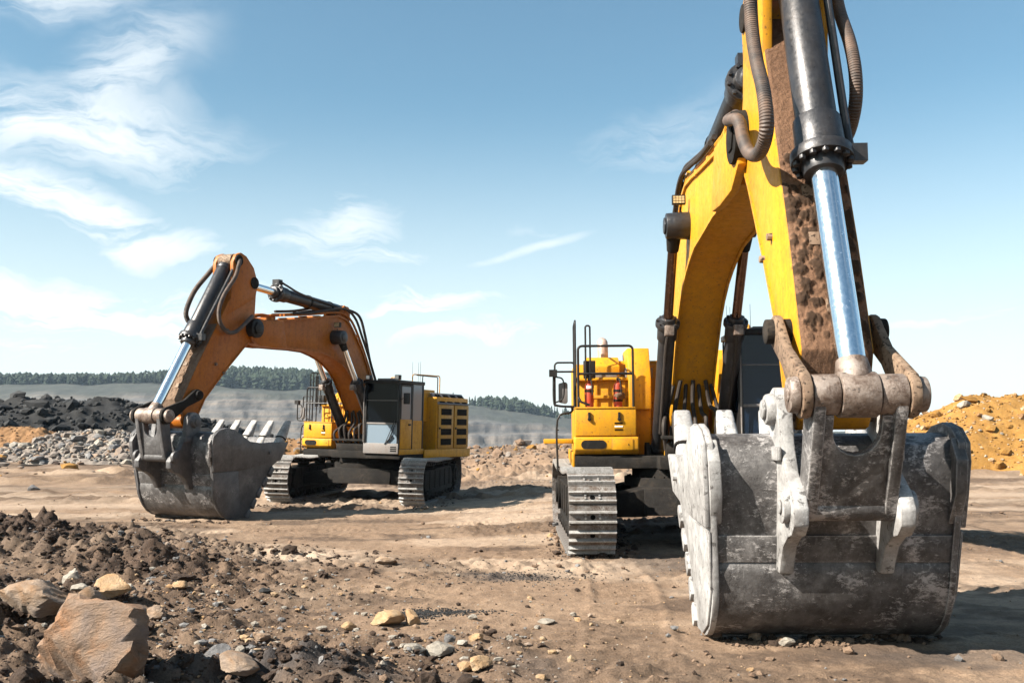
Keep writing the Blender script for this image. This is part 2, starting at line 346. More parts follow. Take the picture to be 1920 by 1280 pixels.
    def build(s, name, mat, parent=None, bevel=0, angle=35, seg=2):
        me = bpy.data.meshes.new(name); me.from_pydata(s.v, [], s.f)
        for mm in ([mat] if isinstance(mat, str) else mat): me.materials.append(MATS[mm])
        if isinstance(mat, list): me.polygons.foreach_set('material_index', s.m)
        if s.uv:
            ul = me.uv_layers.new(name='UVMap')
            for lo in me.loops: ul.data[lo.index].uv = s.uv.get(lo.vertex_index, (0, 0))
        bm = bmesh.new(); bm.from_mesh(me); bmesh.ops.recalc_face_normals(bm, faces=bm.faces)
        if bevel:
            ed = [e for e in bm.edges if len(e.link_faces) == 2 and e.calc_face_angle(0) > R(30)]
            bmesh.ops.bevel(bm, geom=ed, offset=bevel, segments=seg, profile=.5, affect='EDGES', clamp_overlap=True)
        bm.to_mesh(me); bm.free(); finish(me, angle)
        return link(name, me, parent)
def arc(c, r, a0, a1, n=8): return [(c[0] + r * math.cos(R(a0 + (a1 - a0) * i / n)), c[1] + r * math.sin(R(a0 + (a1 - a0) * i / n))) for i in range(n + 1)]

# ------------------------------------------------------------------ numpy noise
def _hash(ix, iy, s):
    h = (ix.astype(np.int64) * 374761393 + iy.astype(np.int64) * 668265263 + s * 1442695041) & 0xffffffff
    h = ((h ^ (h >> 13)) * 1274126177) & 0xffffffff
    return ((h ^ (h >> 16)) & 0xffff) / 65535.0
def vnoise(x, y, s=0):
    ix = np.floor(x); iy = np.floor(y); fx = x - ix; fy = y - iy
    fx = fx * fx * fx * (fx * (fx * 6 - 15) + 10); fy = fy * fy * fy * (fy * (fy * 6 - 15) + 10)
    a = _hash(ix, iy, s); b = _hash(ix + 1, iy, s); c = _hash(ix, iy + 1, s); d = _hash(ix + 1, iy + 1, s)
    return (a + (b - a) * fx) * (1 - fy) + (c + (d - c) * fx) * fy - .5
def fbm(x, y, s=0, o=5, gain=.5):
    t = np.zeros_like(x); a = 1.0
    for k in range(o):
        c, sn = math.cos(k * 1.3), math.sin(k * 1.3)
        t += a * vnoise((x * c - y * sn) * 2 ** k + 17.3 * k, (x * sn + y * c) * 2 ** k + 9.1 * k, s + k); a *= gain
    return t
def sstep(x, a, b): t = np.clip((x - a) / (b - a), 0, 1); return t * t * (3 - 2 * t)
def bump2(x, y, cx, cy, rx, ry, rot=0):
    c, s = math.cos(R(rot)), math.sin(R(rot)); u = ((x - cx) * c + (y - cy) * s) / rx; v = (-(x - cx) * s + (y - cy) * c) / ry
    return np.exp(-(u * u + v * v))

# ------------------------------------------------------------------ terrain
PUDDLES = [(-19.5, 38.5, 2.6, 1.1), (-1.5, 37.5, 1.9, 1.0), (6.5, 60, 2.2, 2.6), (-14, 45, 2.0, 1.0)]
def mound_mask(x, y):
    m = bump2(x, y, -8.6, 15.8, 5.2, 2.0, -22) * 1.0
    m = np.maximum(m, bump2(x, y, -4.6, 12.6, 1.9, .9, -20) * .8)
    m = np.maximum(m, bump2(x, y, -5.6, 9.6, 2.4, 2.4) * .9)
    m = np.maximum(m, bump2(x, y, -1.9, 7.6, 1.2, .62, -14) * .8)
    m = np.maximum(m, bump2(x, y, -3.6, 7.0, 1.6, .7) * .7)
    return m
def gravel_mask(x, y):
    return np.maximum(bump2(x, y, -4.0, 11.0, 1.6, 1.0), bump2(x, y, -2.6, 8.8, 1.2, .8)) 
def height(x, y):
    x = np.asarray(x, float); y = np.asarray(y, float)
    h = -.17 * sstep(y, 15, 23) * (1 - sstep(x, -2.5, 2.5)) - .08 * sstep(y, 26, 40)
    mm = mound_mask(x, y)
    h = h + .36 * bump2(x, y, -8.6, 15.8, 5.2, 1.7, -22) + .14 * bump2(x, y, -4.6, 12.6, 1.8, .7, -20) + .30 * bump2(x, y, -5.6, 9.2, 2.2, 1.9) + .16 * bump2(x, y, -1.9, 7.6, 1.1, .5, -14)
    h += mm * (.36 * fbm(x * 1.5, y * 1.5, 3, 3) + .40 * np.abs(fbm(x * 2.6, y * 2.6, 9, 4, .6)) + .09 * fbm(x * 9, y * 9, 5, 3, .6))
    # churned patches elsewhere
    ch = sstep(fbm(x * .22 + 4, y * .3, 21, 3), .05, .3)
    ch = np.maximum(ch, bump2(x, y, .3, 14.2, 2.4, 1.0, 8) * .75)
    ch *= (1 - mm) * (1 - bump2(x, y, 3.2, 9.0, 2.2, 1.6))
    h += ch * (.15 * np.abs(fbm(x * 2.2, y * 3.4, 33, 4, .6)) + .04 * fbm(x * 11, y * 13, 35, 3))
    h += .035 * fbm(x * .35, y * .45, 41, 3) + .022 * fbm(x * 3.2, y * 3.2, 43, 4, .6) + .010 * fbm(x * 14, y * 14, 44, 3)
    m2 = .3 + .7 * sstep(fbm(x * .5, y * .7, 45, 3), -.1, .25)
    h += m2 * .032 * np.abs(fbm(x * 4.2, y * 5.2, 47, 4, .66)) * sstep(y, 4, 7)
    # wheel ruts running across the site beyond the machines and on the right
    for k, (c0, sl, w, d) in enumerate(((24.6, .10, .25, .035), (26.8, .12, .3, .05), (31, .08, .4, .12), (34.2, .08, .35, .14), (43, .05, .5, .30), (48, -.03, .6, .34), (22.0, .10, .2, .025), (19.6, .12, .2, .025))):
        c = c0 + sl * x + .6 * vnoise(x * .12, x * 0 + k, 50 + k)
        q = (y - c) / w; e = np.exp(-q * q); h += d * (-.8 * e + .7 * np.exp(-(np.abs(q) - 1.6) ** 2 * 1.6) * (1 + 1.6 * fbm(x * 2.2, y * 2.2, 60 + k, 3)))
    # prints left by crawler tracks
    for k, (cx, cy, an) in enumerate(((-.35, 14.0, 74), (1.2, 11.6, 88), (-9, 27, 12), (7.5, 14, 100), (-1.8, 21.5, 20), (-6.0, 20.0, 14))):
        c, sn = math.cos(R(an)), math.sin(R(an)); u = (x - cx) * c + (y - cy) * sn; v = -(x - cx) * sn + (y - cy) * c + .12 * np.sin(u * .6 + k)
        w = (1 - sstep(np.abs(v), .31, .36)) * (1 - sstep(np.abs(u), 2.0, 4.5)) * sstep(fbm(x * .9, y * .9, 120 + k, 3), -.28, .1)
        h += w * (-.028 + .034 * sstep(np.abs(((u / .1425) % 1) - .5), .18, .34)) + .03 * np.exp(-((np.abs(v) - .40) / .05) ** 2) * (1 - sstep(np.abs(u), 2.0, 4.5)) * (.5 + fbm(x * 4, y * 4, 130 + k, 3))
    # berm of broken ground along the rim of the pit
    rim = np.exp(-((y - 70 - 6 * vnoise(x * .03, x * 0, 70)) / 9.0) ** 2)
    h += rim * (1.0 + 1.3 * fbm(x * .12, y * .12, 71, 4) + .6 * np.abs(fbm(x * .5, y * .5, 75, 4, .6))) * (.55 + .45 * sstep(np.abs(x + 4), 4, 22))
    h += sstep(y, 34, 58) * (.30 * np.abs(fbm(x * .5, y * .35, 81, 4, .6)))
    h -= 30 * sstep(y, 84, 118)
    for px, py, a, b in PUDDLES:
        w = np.exp(-(((x - px) / (a * 1.35)) ** 2 + ((y - py) / (b * 1.9)) ** 2) ** 2)
        h = h * (1 - w) + w * PZ(px, py)
    return h
def PZ(px, py): return -.30 if px < 3 else -.22
def grid_mesh(name, xs, ys, hf, mat, parent=None, attr=None):
    X, Y = np.meshgrid(xs, ys); Z = hf(X, Y); nx, ny = len(xs), len(ys)
    co = np.stack([X, Y, Z], -1).reshape(-1, 3).astype(np.float32)
    i = np.arange(nx - 1)[None, :] + np.arange(ny - 1)[:, None] * nx
    q = np.stack([i, i + 1, i + 1 + nx, i + nx], -1).reshape(-1, 4).astype(np.int32)
    me = np_mesh(name, co, q)
    me.materials.append(MATS[mat])
    if attr:
        ca = me.color_attributes.new(attr[0], 'FLOAT_COLOR', 'POINT'); c = attr[1](X, Y).reshape(-1, 3)
        ca.data.foreach_set('color', np.concatenate([c, np.ones((len(c), 1))], 1).astype(np.float32).ravel())
    return link(name, me, parent)
def np_mesh(name, co, faces, smooth=True):
    me = bpy.data.meshes.new(name); k = faces.shape[1]
    me.vertices.add(len(co)); me.vertices.foreach_set('co', co.astype(np.float32).ravel())
    me.loops.add(faces.size); me.loops.foreach_set('vertex_index', faces.astype(np.int32).ravel())
    me.polygons.add(len(faces)); me.polygons.foreach_set('loop_start', np.arange(0, faces.size, k, dtype=np.int32))
    me.polygons.foreach_set('loop_total', np.full(len(faces), k, dtype=np.int32))
    me.polygons.foreach_set('use_smooth', np.full(len(faces), smooth))
    me.update(calc_edges=True); return me
def zones(x, y):
    r = np.clip(mound_mask(x, y) * 1.25 + .35 * fbm(x * 1.5, y * 1.5, 91, 4), 0, 1)
    r = np.maximum(r, .55 * sstep(fbm(x * .22 + 4, y * .3, 21, 3) + .16 * fbm(x * 2, y * 2, 22, 3), .02, .24))
    r = np.maximum(r, .6 * np.exp(-((y - 66) / 16.0) ** 2) * sstep(fbm(x * .2, y * .2, 95, 4), -.15, .3))
    g = np.zeros_like(x)
    for cx, cy, a, b, s in ((-1.05, 10.55, .22, .17, 1.0), (-.62, 10.6, .22, .12, .7), (-.05, 13.1, .75, .42, .75), (2.4, 14.6, 1.5, 1.2, .6), (3.8, 8.6, 1.2, .5, .45), (.1, 8.2, .35, .5, .4), (-1.7, 7.55, 1.1, .5, .85), (-4.6, 7.3, 1.2, .6, .8), (-6.2, 10.6, 1.2, .8, .6)):
        g = np.maximum(g, s * np.clip(1.6 * bump2(x, y, cx, cy, a, b) + .6 * fbm(x * 5, y * 5, 97, 3) - .35, 0, 1))
    r = np.maximum(r, .62 * sstep(fbm(x * .6, y * .9, 191, 4) + .2 * fbm(x * 5, y * 5, 192, 3), .06, .3))
    b = .45 * sstep(fbm(x * .28, y * .5, 103, 4), .02, .32) * (1 - r)
    b = np.maximum(b, np.clip(bump2(x, y, -3.0, 14.4, .9, .8) * .9, 0, 1))
    for k, (c0, sl, w) in enumerate(((25.7, .11, .7), (32.6, .08, .8), (29, .09, 1.2))):
        b = np.maximum(b, .5 * np.exp(-((y - c0 - sl * x) / w) ** 2))
    return np.stack([r, g, b], -1)
def geom(a, b, r):
    out = [a]
    while out[-1] < b: out.append(out[-1] + r * out[-1])
    return np.array(out)
ys = np.concatenate([np.linspace(-70, 0, 16), np.linspace(1.5, 6.2, 14), geom(6.5, 122, .0042)])
xin = np.arange(-8.5, 7.5, .034); xr = 7.5 + np.cumsum(.034 * 1.034 ** np.arange(1, 140)); xl = -8.5 - np.cumsum(.034 * 1.034 ** np.arange(1, 140))
xs = np.concatenate([xl[::-1], xin, xr])
ground = grid_mesh('ground', xs, ys, height, 'dirt', attr=('zones', zones))
tagit(ground, 'brown dirt floor of the quarry with churned mud and ruts', kind='structure')

# puddles
def puddle_mat():
    m, nt, b = new_mat('puddle_water'); t = NT(nt); b.inputs['Base Color'].default_value = (.12, .11, .10, 1); b.inputs['Roughness'].default_value = .06
    b.inputs['Specular IOR Level'].default_value = .9; t.bump(t.noise(t.coord('Object'), 3, 3), b, .04, .02)
puddle_mat()
for k, (px, py, a, b_) in enumerate(PUDDLES):
    mb = MB(); n = 36; r_ = [1 + .25 * math.sin(3 * t * 2 * math.pi / n + k) + .15 * math.sin(5 * t * 2 * math.pi / n + 2 * k) for t in range(n)]
    mb.add([(px + a * r_[t] * math.cos(2 * math.pi * t / n), py + b_ * r_[t] * math.sin(2 * math.pi * t / n), PZ(px, py) + .012) for t in range(n)], [tuple(range(n))])
    tagit(mb.build('puddle', 'puddle_water'), kind='structure')

# far side of the pit
def skyline(az):   # elevation angle of the far hills against the sky
    return np.interp(az, [-.9, -.52, -.45, -.33, -.27, -.2, -.12, -.04, 0.0, .06, .12, .3, .9], [.045, .050, .052, .055, .056, .052, .042, .031, .026, .018, .008, .004, .01])
def build_far():
    na, nr = 620, 150
    az = np.linspace(-.85, .85, na); t = np.linspace(0, 1, nr)
    A, T = np.meshgrid(az, t)
    D = 300 + 560 * T + 40 * vnoise(A * 9, A * 0, 5)
    top = 1.9 + skyline(A) * 860 - 3
    X = D * np.tan(A); Y = D
    base = -40 + (top + 40) * T ** .8
    # benches cut into the lower half
    w = 1 - sstep(T, .70, .80)
    step = 7.5; ph = base / step + .45 * vnoise(A * 5, T * 1.0, 8) + .12 * fbm(A * 70, T * 5, 14, 3)
    fl = np.floor(ph); fr = ph - fl; terr = (fl + sstep(fr, .55, .95)) * step
    Z = base * (1 - w) + w * terr + 2.2 * fbm(A * 30, T * 12, 11, 5, .55) + 1.1 * np.abs(fbm(A * 160, T * 18, 12, 4, .6)) * w
    co = np.stack([X, Y, Z], -1).reshape(-1, 3); i = np.arange(na - 1)[None, :] + np.arange(nr - 1)[:, None] * na
    q = np.stack([i, i + 1, i + 1 + na, i + na], -1).reshape(-1, 4)
    me = np_mesh('quarry_hillside', co, q)
    ca = me.color_attributes.new('upper', 'FLOAT_COLOR', 'POINT'); tv = np.clip(T.reshape(-1) + .10 * fbm(A * 22, T * 6, 77, 4).reshape(-1), 0, 1); ca.data.foreach_set('color', np.stack([tv, tv, tv, np.ones_like(tv)], -1).astype(np.float32).ravel())
    m, nt, b = new_mat('hillside'); tt = NT(nt); v = tt.coord('Object', (.03, .012, .22)); vn = tt.coord('Object', (.02, .006, .02))
    strata = tt.noise(tt.coord('Object', (.006, .004, .30)), 1.0, 9, .7, .15); blot = tt.noise(vn, 1.0, 6, .6, .5); fine = tt.noise(tt.coord('Object', (.12, .03, .12)), 1.0, 6, .7)
    rockc = tt.ramp(strata, [(.36, (.012, .013, .016)), (.46, (.05, .05, .052)), (.56, (.14, .105, .078)), (.66, (.055, .055, .056)), (.8, (.17, .155, .14))])
    veg = tt.ramp(fine, [(.3, (.014, .017, .012)), (.7, (.038, .04, .028))])
    at = tt.n('ShaderNodeAttribute', attribute_name='upper'); f = tt.ramp(at.outputs['Fac'], [(.70, 0.), (.79, 1.)])
    geo = tt.n('ShaderNodeNewGeometry'); sg = tt.n('ShaderNodeSeparateXYZ'); tt.l(geo.outputs['Normal'], sg.inputs[0])
    rockc = tt.mix(tt.math('MULTIPLY', tt.ramp(sg.outputs[2], [(.55, 0.), (.9, 1.)]), .45), rockc, tt.ramp(fine, [(.3, (.075, .07, .068)), (.7, (.19, .17, .15))]))
    c = tt.mix(f, rockc, veg); c = tt.mix(.6, c, tt.ramp(fine, [(.25, .5), (.75, 1.3)]), 'MULTIPLY')
    tt.base(c, b); b.inputs['Roughness'].default_value = .95; tt.bump(fine, b, .7, 2.0)
    me.materials.append(m); tagit(link('quarry_hillside', me), 'grey terraced wall of the pit and the hill behind it', kind='structure')
    # height lookup for the trees
    def hz(a, tq):
        ia = np.clip(np.round((a + .85) / 1.7 * (na - 1)).astype(int), 0, na - 1); it = np.clip(np.round(tq * (nr - 1)).astype(int), 0, nr - 1)
        return X[it, ia], Y[it, ia], Z[it, ia]
    return hz
hz = build_far()
def tree_cloud(name, label, pos, hts, mat):
    """dark conifers and birches, far away: each a trunk and ragged tiers of branches"""
    V = []; F = []
    r2 = np.random.default_rng(11)
    for (x, y, z), h in zip(pos, hts):
        o = len(V); k = 6; con = r2.random() < .35
        w = h * (.20 if con else .34) * r2.uniform(.8, 1.2)
        V += [(x - .25, y, z - 2), (x + .25, y, z - 2), (x, y, z + h * .9)]; F.append((o, o + 1, o + 2))
        tiers = 4
        for j in range(tiers):
            zb = z + h * (.12 + .20 * j) ; zt = z + h * min(1, .42 + .2 * j)
            ww = w * ((1 - .2 * j) if con else (.85, 1.0, 1.0, .8)[j])
            o = len(V); ph = r2.uniform(0, 6)
            V.append((x + r2.normal(0, .15), y, zt))
            for q in range(k):
                rr = ww * r2.uniform(.55, 1.25); V.append((x + rr * math.cos(ph + q * 2 * math.pi / k), y + rr * math.sin(ph + q * 2 * math.pi / k), zb + r2.uniform(-.08, .08) * h))
            for q in range(k): F.append((o, o + 1 + q, o + 1 + (q + 1) % k))
    me = np_mesh(name, np.array(V), np.array(F), False); me.materials.append(MATS[mat])
    return tagit(link(name, me), label, 'forest', kind='stuff')
simple('forest_green', (.016, .024, .014), .9, 0, .08, .6, 0)
a = rng.uniform(-.62, -.12, 5200); tq = rng.uniform(.86, 1.0, 5200)
k = (a < -.33) & (tq < .93); a, tq = a[~k], tq[~k]
x_, y_, z_ = hz(a, tq); x_ += rng.normal(0, 2.5, len(a)); y_ += rng.normal(0, 2, len(a))
tree_cloud('far_forest', 'dark forest along the crest of the far hill at the left', np.stack([x_, y_, z_ - .5], -1), rng.uniform(4, 9.5, len(a)) * (1 + .5 * (np.abs(a + .255) < .07)), 'forest_green')
a = np.concatenate([rng.normal(.005, .02, 130), rng.uniform(-.04, .09, 60)]); tq = rng.uniform(.93, 1.0, len(a)); x_, y_, z_ = hz(a, tq)
tree_cloud('hilltop_trees', 'small stand of dark trees on the hill between the excavators', np.stack([x_, y_, z_ - .5], -1), rng.uniform(5, 11, len(a)), 'forest_green')
a = np.concatenate([rng.normal(.03, .03, 170), rng.uniform(-.05, .08, 60)]); tq = rng.uniform(.26, .33, len(a)); x_, y_, z_ = hz(a, tq)
tree_cloud('pit_conifers', 'thin row of conifers standing in the pit below the hill', np.stack([x_, y_, z_ - .5], -1), rng.uniform(4, 9, len(a)), 'forest_green')

# haze box round everything
m = bpy.data.materials.new('haze'); m.use_nodes = True; nt = m.node_tree; nt.nodes.clear()
o_ = nt.nodes.new('ShaderNodeOutputMaterial'); pv = nt.nodes.new('ShaderNodeVolumePrincipled')
pv.inputs['Color'].default_value = (.62, .80, 1, 1); pv.inputs['Density'].default_value = .00010; pv.inputs['Anisotropy'].default_value = .0
nt.links.new(pv.outputs[0], o_.inputs['Volume']); MATS['haze'] = m
mb = MB(); mb.box(-1400, 1400, -90, 1100, -70, 90); hz_o = mb.build('haze', 'haze'); tagit(hz_o, 'thin pale haze in the air over the whole pit', kind='stuff')

# ------------------------------------------------------------------ rocks
def ico(sub):
    bm = bmesh.new(); bmesh.ops.create_icosphere(bm, subdivisions=sub, radius=1); bm.verts.ensure_lookup_table()
    v = np.array([q.co[:] for q in bm.verts]); f = np.array([[q.index for q in p.verts] for p in bm.faces]); bm.free(); return v, f
ICO = {k: ico(k) for k in (1, 2, 3, 4)}
def rock_co(seed, sub=3, planes=11, rough=.05, sharp=1.0):
    r_ = np.random.default_rng(seed); v, f = ICO[sub]
    n = r_.normal(size=(planes, 3)); n /= np.linalg.norm(n, axis=1)[:, None]; h = r_.uniform(.55, .95, planes)
    d = v @ n.T; rr = np.where(d > .05, h / np.maximum(d, .05), 9).min(1); rr = np.minimum(rr, 1.15)
    co = v * rr[:, None]
    if rough:
        nz = fbm(co[:, 0] * 3 + seed, co[:, 1] * 3 + co[:, 2] * 2.3, seed % 97, 4, .6); co = co * (1 + rough * 2 * nz)[:, None]
    return co, f
ROCK_MESH = {}
def ground_px(px, py, z=0.0):
    p = R(5.142); dx = (px - 960) / 1867.0; dy = -(py - 640) / 1867.0
    d = Vector((dx, math.cos(p) - dy * math.sin(p), math.sin(p) + dy * math.cos(p))); t = (z - 1.9) / d.z
    return Vector((0, 0, 1.9)) + d * t
def place(px, py):
    P = ground_px(px, py)
    for _ in range(8): P = ground_px(px, py, float(height(np.array([P.x]), np.array([P.y]))[0]))
    return P
def rock(px, py, w, h, mat, label, seed, depth=None, sub=4, rough=.05, rot=0, tilt=(0, 0), planes=11, sink=.18):
    """a stone whose foot shows at this spot of the ground; w and h in photo pixels give its real size from its distance"""
    P = place(px, py); s = P.y / 1867.0
    co, f = rock_co(seed, sub, planes, rough); ext = co.max(0) - co.min(0); co = (co - (co.max(0) + co.min(0)) / 2) / ext
    W, H = w * s, h * s * 1.1; co = co * np.array([W, depth or W * .75, H])
    co[:, 2] += H * (.5 - sink)
    me = np_mesh('rock', co, f); me.materials.append(MATS[mat]); me.set_sharp_from_angle(angle=R(28))
    o = link('rock', me); o.location = P; o.location.y += (depth or W * .75) * .3; o.rotation_euler = (tilt[0], tilt[1], rot)
    gx, gy = np.meshgrid(np.linspace(-.4, .4, 5) * W, np.linspace(-.4, .4, 5) * (depth or W * .75)); hh = height(o.location.x + gx, o.location.y + gy)
    o.location.z = float(.4 * hh.mean() + .6 * hh.max()) if w < 200 else float(hh.mean()) + .0
    return tagit(o, label, 'rock', 'loose rocks on the ground')
ROCKS = [
 (150, 1296, 262, 178, 'boulder_stone', 'largest sandstone boulder, orange on its left flank, in the bottom left corner', 8, .75, 4, .10, 0, (-.32, -.15), 7),
 (50, 1180, 150, 62, 'sandstone', 'rounded ochre boulder half buried behind the largest boulder at the left edge', 12, .5, 4, .06),
 (126, 1105, 34, 36, 'pale_rock', 'small upright pinkish stone with a pointed top, left of the flat slabs', 21, None, 3, .03, 0, (0, .3)),
 (148, 1118, 44, 16, 'pale_rock', 'low pale stone lying at the foot of the upright pinkish stone', 22, None, 3, .04),
 (160, 1146, 60, 46, 'sandstone', 'tan angular block just behind the largest boulder, left of the tan slab', 31, None, 4, .04, .3),
 (198, 1138, 82, 36, 'ochre_rock', 'flat tan slab with a bright top behind the largest boulder', 37, .42, 4, .03, -.2, (.1, .1)),
 (196, 1108, 56, 26, 'grey_rock', 'dark slab tilted up behind the flat tan slab', 38, .2, 3, .03, -.3, (.3, .35)),
 (240, 1092, 28, 24, 'pale_rock', 'rounded pinkish grey stone behind the dark tilted slab', 39, None, 3, .05),
 (333, 1107, 32, 14, 'ochre_rock', 'small yellow ochre stone in the gravel patch', 41, None, 3, .04),
 (288, 1166, 40, 26, 'sandstone', 'brown stone right of the largest boulder top', 44, None, 3, .05),
 (302, 1123, 16, 14, 'ochre_rock', 'tiny yellow stone below the yellow ochre stone', 46, None, 3, .04),
 (724, 1175, 64, 30, 'ochre_rock', 'orange tan rock, largest in the middle of the bare ground', 51, .28, 4, .05),
 (768, 1172, 34, 26, 'ochre_rock', 'leaning yellowish rock touching the right end of the orange tan rock', 53, .2, 4, .04, .4, (0, .5)),
 (653, 1182, 30, 16, 'ochre_rock', 'small knobbly ochre stone left of the orange tan rock', 55, None, 3, .08),
 (722, 1059, 44, 15, 'sandstone', 'flat brown rock farthest up the bare ground, dark on its right end', 57, None, 4, .04),
 (674, 1063, 20, 9, 'sandstone', 'small brown stone left of the flat brown rock', 58, None, 3, .05),
 (826, 1240, 56, 24, 'pale_rock', 'smooth cream coloured oval stone near the bottom edge', 61, .24, 4, .02, .15, (0, -.15), 18),
 (776, 1226, 42, 17, 'pale_rock', 'white flat broken stone left of the cream oval stone', 63, .2, 4, .05),
 (873, 1250, 34, 16, 'ochre_rock', 'flat orange stone right of the cream oval stone', 65, .2, 4, .04),
 (902, 1265, 42, 24, 'ochre_rock', 'orange stone with a dark right side at the bottom edge', 67, .22, 4, .05),
 (892, 1198, 28, 18, 'ochre_rock', 'pale yellow rough stone above the orange stones', 69, None, 3, .07),
 (843, 1209, 22, 16, 'grey_rock', 'rounded grey stone between the white stone and the yellow stone', 71, None, 3, .03),
 (955, 1206, 16, 14, 'pale_rock', 'small white stone at the right end of the gravel strip', 73, None, 3, .05),
 (886, 1160, 18, 10, 'pale_rock', 'small pale stone in front of the black coal patches', 74, None, 3, .05),
 (528, 1155, 16, 11, 'grey_rock', 'small pale grey stone alone on the bare ground at the left', 75, None, 3, .05),
 (494, 1112, 24, 9, 'coal_rock', 'small flat black stone alone near the gravel patch', 76, None, 3, .05),
 (602, 1186, 20, 9, 'pale_rock', 'small flat pale stone left of the knobbly ochre stone', 77, None, 3, .05),
 (488, 1192, 34, 16, 'sandstone', 'reddish brown stone on top of the front dirt bank', 78, None, 3, .05),
 (507, 1206, 15, 16, 'ochre_rock', 'small bright yellow stone on the front dirt bank', 79, None, 3, .05),
 (440, 1284, 84, 34, 'sandstone', 'rounded tan rock cut by the bottom edge, right of the largest boulder', 81, .4, 4, .03, 0, (0, 0), 18),
 (402, 1280, 56, 22, 'grey_rock', 'dark grey slab leaning against the rounded tan rock', 83, .2, 4, .03, .4, (.2, -.3)),
 (448, 1252, 18, 18, 'pale_rock', 'small whitish stone behind the rounded tan rock', 84, None, 3, .05),
 (61, 923, 24, 15, 'grey_rock', 'dark grey stone alone beyond the mud bank at the left', 85, None, 3, .05),
 (1032, 1006, 13, 8, 'ochre_rock', 'tiny orange stone left of the near crawler track', 86, None, 3, .06),
 (1478, 1213, 30, 19, 'pale_rock', 'pale stone in the dirt pushed up under the near bucket', 87, None, 3, .05),
 (1452, 1193, 22, 10, 'sandstone', 'flat stone against the lower edge of the near bucket', 88, None, 3, .05),
 (1418, 1202, 26, 20, 'sandstone', 'brown stone left of the pale stone under the near bucket', 89, None, 3, .08),
 (1407, 1258, 15, 7, 'ochre_rock', 'tiny yellow stone on the ground in front of the near bucket', 90, None, 3, .06),
 (1075, 1156, 13, 7, 'pale_rock', 'tiny white stone alone on the smooth ground left of the near bucket', 92, None, 3, .06),
 (1025, 1172, 34, 8, 'pale_rock', 'thin pale sliver of stone on the smooth ground', 93, None, 3, .04),
]
for q in ROCKS:
    q = list(q) + [None] * (13 - len(q))
    rock(q[0], q[1], q[2], q[3], q[4], q[5], q[6], q[7], q[8] or 3, q[9] if q[9] is not None else .05, q[10] or 0, q[11] or (0, 0), q[12] or 11)

def scatter(name, label, xs_, ys_, sizes, mats_idx, mats, hf=height, sub=1, sink=.25, seed=3, cat=None, parent=None, flat=.7, variants=10, rough=.10):
    """thousands of stones in one mesh"""
    r_ = np.random.default_rng(seed); zz = hf(xs_, ys_)
    var = [rock_co(1000 + seed * 31 + k, sub, 9, rough) for k in range(variants)]; nv = len(var[0][0]); f0 = var[0][1]; n = len(xs_)
    VV = np.stack([c for c, _ in var])[r_.integers(0, variants, n)]
    th = r_.uniform(0, 2 * np.pi, n); c, s = np.cos(th)[:, None], np.sin(th)[:, None]
    sc = np.stack([r_.uniform(.75, 1.3, n), r_.uniform(.75, 1.3, n), r_.uniform(flat * .7, flat * 1.2, n)], -1) * sizes[:, None] * .5
    VV = VV * sc[:, None, :]
    x = VV[:, :, 0] * c - VV[:, :, 1] * s; y = VV[:, :, 0] * s + VV[:, :, 1] * c
    co = np.stack([x + xs_[:, None], y + ys_[:, None], VV[:, :, 2] + (zz + sizes * .5 * flat * (1 - 2 * sink))[:, None]], -1).reshape(-1, 3)
    F = (f0[None] + (np.arange(n) * nv)[:, None, None]).reshape(-1, 3)
    me = np_mesh(name, co, F, False)
    for q in mats: me.materials.append(MATS[q])
    me.polygons.foreach_set('material_index', np.repeat(mats_idx, len(f0)).astype(np.int32))
    return tagit(link(name, me, parent), label, cat, kind='stuff')
def sample(n, x0, x1, y0, y1, dens, seed):
    r_ = np.random.default_rng(seed); ox, oy = [], []; c = 0
    while c < n:
        x = r_.uniform(x0, x1, n * 3); y = y0 * (y1 / y0) ** r_.random(n * 3); k = r_.random(n * 3) < dens(x, y); ox.append(x[k]); oy.append(y[k]); c += k.sum()
    return np.concatenate(ox)[:n], np.concatenate(oy)[:n]
x_, y_ = sample(22000, -9, 1, 6.6, 20, lambda x, y: np.clip(mound_mask(x, y) ** 1.3, 0, 1), 1)
scatter('soil_crumbs', 'fine dark soil crumbs over the dirt bank at the left', x_, y_, np.minimum(.012 + rng.pareto(2.4, len(x_)) * .02, .075), rng.choice(3, len(x_), p=[.84, .08, .08]), ['clod', 'grey_rock', 'pale_mud'], seed=4, cat='soil')
x_, y_ = sample(900, -9, 1, 6.6, 20, lambda x, y: np.clip(mound_mask(x, y) ** 1.6, 0, 1), 21)
scatter('soil_clods', 'larger crumbling soil clods lying over the dirt bank', x_, y_, np.minimum(.07 + rng.pareto(2.6, len(x_)) * .05, .22), rng.choice(3, len(x_), p=[.86, .06, .08]), ['clod', 'grey_rock', 'pale_mud'], seed=14, cat='soil', sub=3, rough=.22, sink=.38)
x_, y_ = sample(5200, -7, 1.6, 6.8, 14, lambda x, y: np.clip(gravel_mask(x, y) + .9 * bump2(x, y, -.6, 8.6, .7, .8) + .04, 0, 1), 2)
scatter('gravel', 'mixed pale and grey gravel strewn beside the dirt bank', x_, y_, np.minimum(.010 + rng.pareto(2.3, len(x_)) * .018, .09), rng.choice(5, len(x_), p=[.3, .22, .16, .2, .12]), ['clod', 'grey_rock', 'ochre_rock', 'pale_rock', 'sandstone'], seed=5, cat='gravel')
x_, y_ = sample(11000, -14, 12, 6.8, 40, lambda x, y: np.clip(.12 + .9 * sstep(fbm(x * .22 + 4, y * .3, 21, 3), .0, .3) + .5 * bump2(x, y, .3, 14.2, 2.4, 1.0, 8), 0, 1), 3)
